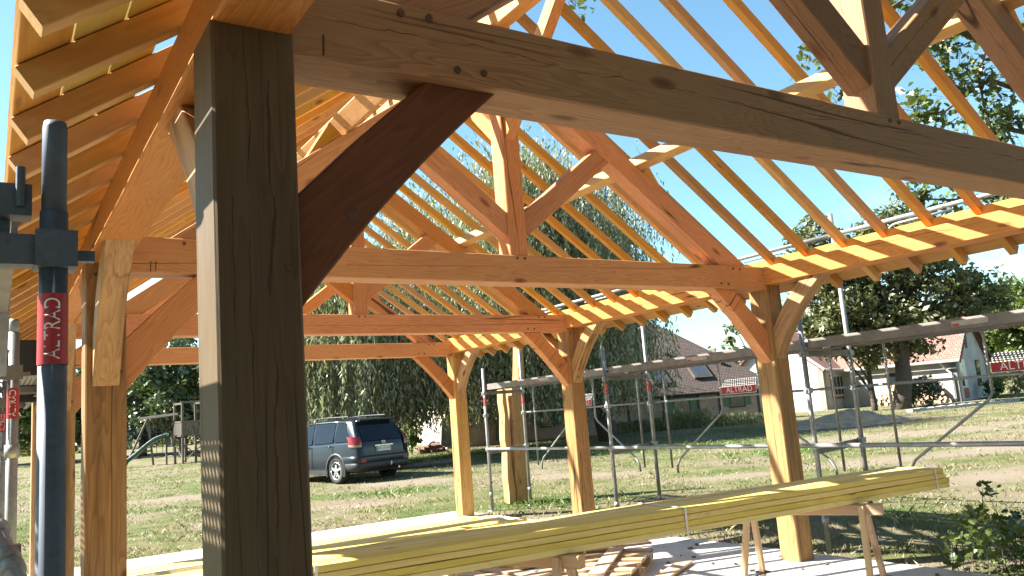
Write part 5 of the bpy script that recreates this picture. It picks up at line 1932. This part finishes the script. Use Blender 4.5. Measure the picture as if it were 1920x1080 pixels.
    # tail lamps wrapping round the corner
    for s in (-1, 1):
        path = [(.70, -2.172), (.77, -2.165), (.85, -2.12), (.905, -2.03), (.918, -1.88)]
        def lampmesh(za, zb, name, mat, off):
            vs, fs = [], []
            P = cat1(path, 3)
            for i in range(5):
                z = za + (zb - za) * i / 4
                u = (z - .88) / .36
                for (x, y) in P:
                    sh_ = max(0, min(1, (z - 1.06) / .52)) * .36
                    tp = .05 * max(0, z - 1.0)
                    vs.append((s * (x - tp + off * .3), y + sh_ * .9 - off, z + .03 * (y + 2.17) * 3))
            n_ = len(P)
            for i in range(4):
                for j in range(n_ - 1): fs.append((i * n_ + j, i * n_ + j + 1, (i + 1) * n_ + j + 1, (i + 1) * n_ + j))
            m_ = MB(); m_.add(vs, fs); return m_.build(name, mat, root, True)
        lampmesh(.985, 1.19, 'tail_lamp', M['lamp_red'], .012)
        lampmesh(.925, .982, 'reversing_lamp', M['lamp_clear'], .012)
        MB().box((s * .70, -2.222, .57), (.16, .03, .075)).build('reflector', M['lamp_red'], root)
    # bumper: body coloured band over a dark skirt
    def bump(name, prof, mat, ext):
        path = [(.915, -1.62), (.922, -1.9), (.895, -2.08), (.80, -2.19), (.5, -2.225), (0, -2.235)]
        P = cat1(path, 3); P = np.concatenate([P, P[-2::-1] * np.array([-1, 1])])
        vs, fs = [], []
        for (o_, z) in prof:
            for (x, y) in P: vs.append((x * (1 + o_ * .5), y - o_, z))
        n_ = len(P)
        for i in range(len(prof) - 1):
            for j in range(n_ - 1): fs.append((i * n_ + j, i * n_ + j + 1, (i + 1) * n_ + j + 1, (i + 1) * n_ + j))
        m_ = MB(); m_.add(vs, fs); return m_.build(name, mat, root, True)
    bump('bumper', [(-.05, .70), (.0, .69), (.012, .64), (.012, .58), (-.02, .50)], M['car_paint'], 0)
    bump('bumper_skirt', [(-.02, .525), (.006, .50), (.0, .40), (-.06, .32), (-.25, .30)], M['car_plastic'], 0)
    MB().tube([(.12, -2.2, .40), (.12, -2.31, .40), (.12, -2.34, .44)], .018, 8).tube([(.12, -2.34, .43), (.12, -2.34, .45), (.12, -2.34, .50)], [.014, .027, .02], 10).build('tow_bar', M['chrome'], root, True)
    # side glass: drawn on the sloping side
    def side_pt(s, y, u):  # u 0 belt .. 1 top of glass
        i = np.interp(y, [q[0] for q in ST], range(len(ST)))
        st = [np.interp(y, [q[0] for q in ST], [q[j] for q in ST]) for j in range(6)]
        _, hw, zb, zl, zr_, rw = st
        z = zl + .02 + (zr_ - zl) * .82 * u
        x = (hw * .955) * (1 - u) + rw * 1.05 * u + .022
        sh_ = 0.0
        if y < -1.5: sh_ = ((-1.5 - y) / .66) * .36 * max(0, min(1, (z - 1.06) / .52))
        return (s * x, y + sh_, z)
    for s in (-1, 1):
        for (ya, yb, yat, ybt, nm) in ((-1.92, -1.22, -1.62, -1.20, 'quarter_window'), (-1.14, -.22, -1.12, -.20, 'side_window'), (-.14, .92, -.12, .42, 'side_window')):
            vs, fs = [], []
            for i in range(5):
                u = i / 4
                for j in range(7):
                    y = (ya + (yb - ya) * j / 6) * (1 - u) + (yat + (ybt - yat) * j / 6) * u
                    vs.append(side_pt(s, y, u))
            for i in range(4):
                for j in range(6):
                    a = i * 7 + j; fs.append((a, a + 1, a + 8, a + 7))
            m_ = MB(); m_.add(vs, fs); m_.build(nm, M['car_glass'], root, True)
        b = MB().tube([side_pt(s, y, 1.06) for y in (-1.5, -1.0, -.4, .3)], .012, 6); b.build('window_trim', M['chrome'], root, True)
        b = MB().tube([(s * .60, -1.55, 1.70), (s * .61, -1.5, 1.735), (s * .62, -.4, 1.75), (s * .61, .25, 1.72), (s * .60, .32, 1.68)], .017, 8)
        b.build('roof_rail', M['car_plastic'], root, True)
        for y in (-1.02, -.02):
            MB().tube([(s * .925, y - .09, .98), (s * .945, y, .985), (s * .925, y + .09, .98)], .014, 8).build('door_handle', M['car_paint'], root, True)
        for y in (-1.17, -.18, .88):
            MB().tube([(s * .912, y, .40), (s * .917, y, .72), (s * .905, y, .99)], .005, 4).build('door_seam', M['black'], root)
        # sill
        MB().bar((s * .90, -.92, .315), (s * .90, .95, .315), .06, .10).build('sill_trim', M['car_plastic'], root)
        # mirror
        MB().tube([(s * .90, .62, 1.04), (s * 1.0, .60, 1.07), (s * 1.10, .58, 1.08)], [.03, .075, .06], 10).build('door_mirror', M['car_paint'], root, True)
        for y in (-1.28, 1.28):
            # arch trim
            m_ = MB(); vs, fs = [], []
            n_ = 18
            for q in range(n_ + 1):
                t = math.pi * (-.12 + 1.24 * q / n_)
                for (rr, xx) in ((.385, .80), (.385, .935), (.45, .93), (.46, .905)):
                    vs.append((s * xx, y + rr * math.cos(t), .345 + rr * math.sin(t)))
            for q in range(n_):
                for j in range(3): fs.append((q * 4 + j, q * 4 + j + 1, (q + 1) * 4 + j + 1, (q + 1) * 4 + j))
            m_.add(vs, fs); m_.build('wheel_arch', M['car_plastic'], root, True)
            # wheel
            wh = bpy.data.objects.new('wheel', None); COL.objects.link(wh); wh.parent = root
            wh.location = (s * .80, y, .345)
            m_ = MB(); prof = [(.21, -.10), (.30, -.112), (.335, -.095), (.345, -.05), (.345, .05), (.335, .095), (.30, .112), (.235, .105), (.225, .06)]
            n_ = 32; vs, fs = [], []
            for q in range(n_):
                t = 2 * math.pi * q / n_
                for (r_, x_) in prof: vs.append((s * x_, r_ * math.cos(t), r_ * math.sin(t)))
            pn = len(prof)
            for q in range(n_):
                for j in range(pn - 1): fs.append((q * pn + j, q * pn + j + 1, ((q + 1) % n_) * pn + j + 1, ((q + 1) % n_) * pn + j))
            m_.add(vs, fs); m_.build('tyre', M['tyre'], wh, True)
            m_ = MB(); vs, fs = [], []
            prof = [(.235, .10), (.215, .095), (.205, .04), (.0, .02)]
            pn = len(prof)
            for q in range(n_):
                t = 2 * math.pi * q / n_
                for (r_, x_) in prof: vs.append((s * x_, r_ * math.cos(t), r_ * math.sin(t)))
            for q in range(n_):
                for j in range(pn - 1): fs.append((q * pn + j, q * pn + j + 1, ((q + 1) % n_) * pn + j + 1, ((q + 1) % n_) * pn + j))
            m_.add(vs, fs); di = m_.build('rim', M['car_plastic'], wh, True)
            lip = MB().tube([(s * .098, .222 * math.cos(2 * math.pi * q / 32), .222 * math.sin(2 * math.pi * q / 32)) for q in range(33)], .014, 6)
            lip.build('rim_lip', M['alloy'], wh, True)
            for q in range(5):
                t = 2 * math.pi * q / 5 + .3
                m_ = MB().bar((s * .098, .03 * math.cos(t), .03 * math.sin(t)), (s * .085, .22 * math.cos(t), .22 * math.sin(t)), .065, .03, up=(1, 0, 0))
                m_.build('spoke', M['alloy'], wh)
            MB().tube([(s * .07, 0, 0), (s * .112, 0, 0)], .055, 14).build('hub_cap', M['alloy'], wh, True)
    # dark underbody
    MB().box((0, 0, .34), (1.3, 3.9, .16)).build('underbody', M['black'], root)
    MB().tube([(.45, -2.0, .33), (.45, -2.24, .32)], .03, 10).build('exhaust', M['chrome'], root)
    wp = MB().tube([(-.05, yr(1.09) - .04, 1.085), (.34, yr(1.14) - .04, 1.15)], .010, 6); wp.build('wiper', M['black'], root)
    root.scale = (.945,) * 3
    return root


car()

# ------------------------------------------------------------------ grass
def grass():
    rng = np.random.default_rng(5)
    n = 210000
    d = 5.5 * np.exp(rng.random(n) ** .85 * math.log(42 / 5.5))
    lat = rng.uniform(-.70, .70, n)
    P = CAM[None, :2] + d[:, None] * (np.array([FW.x, FW.y])[None] + lat[:, None] * np.array([RX.x, RX.y])[None])
    x, y = P[:, 0], P[:, 1]
    clump = np.sin(x * 3.1 + 1.7 * np.sin(y * 1.3)) * np.sin(y * 2.7 + 1.9 * np.sin(x * 1.1)) + .6 * np.sin(x * 7.7 + y * 5.1)
    keep = ~((x > -.42) & (x < 5.80) & (y > -.55) & (y < 9.9)) & (clump + rng.normal(size=n) * .9 > -.3)
    bare, green = patch_field(x, y)
    keep &= (rng.random(n) > bare * .93) & ((rng.random(n) < .55 + .45 * green))
    x, y, d, clump = x[keep], y[keep], d[keep], clump[keep]; n = len(x)
    z = gh(x, y)
    h = rng.uniform(.016, .048, n) * (1 + .5 * np.clip(clump, 0, 1.5)) * (1 + .5 * patch_field(x, y)[1])
    tall = rng.random(n) < .02
    h[tall] *= 2.0
    wd = (.0026 + .00045 * d) * rng.uniform(.7, 1.3, n)
    th = rng.uniform(0, 2 * np.pi, n)
    lean = rng.uniform(.2, 1.5, n)
    base = np.stack([x, y, z - .005], 1)
    side = np.stack([np.cos(th), np.sin(th), np.zeros(n)], 1) * wd[:, None]
    ph = rng.uniform(0, 2 * np.pi, n)
    ln = np.stack([np.cos(ph) * lean * h, np.sin(ph) * lean * h, np.zeros(n)], 1)
    mid = base + ln * .35 + np.array([0, 0, 1]) * (h * .62)[:, None]
    tip = base + ln + np.array([0, 0, 1]) * h[:, None]
    Vt = np.stack([base - side, base + side, mid + side * .7, tip], 1).reshape(-1, 3)
    return Vt, np.arange(len(Vt)).reshape(-1, 4)


M['grass'] = leafmat('grass_blade', [(.085, .115, .035), (.16, .165, .066), (.235, .205, .11), (.29, .245, .15)], rough=.6, trans=.25, scale=.5)
M['grass_green'] = leafmat('green_grass_blade', [(.055, .11, .018), (.10, .16, .03), (.14, .19, .045)], rough=.5, trans=.3, scale=.8)
Vt, qd = grass()
gcen = Vt.reshape(-1, 4, 3)[:, 0]
gg = patch_field(gcen[:, 0], gcen[:, 1])[1] > RNG.random(len(gcen)) * .8 + .15
gr = np_quads('grass', Vt, qd, M['grass'])
gr.data.materials.append(M['grass_green'])
gr.data.polygons.foreach_set('material_index', gg.astype(np.int32))
tag(gr, 'short dry grass growing over the lawn', 'grass', kind='stuff')
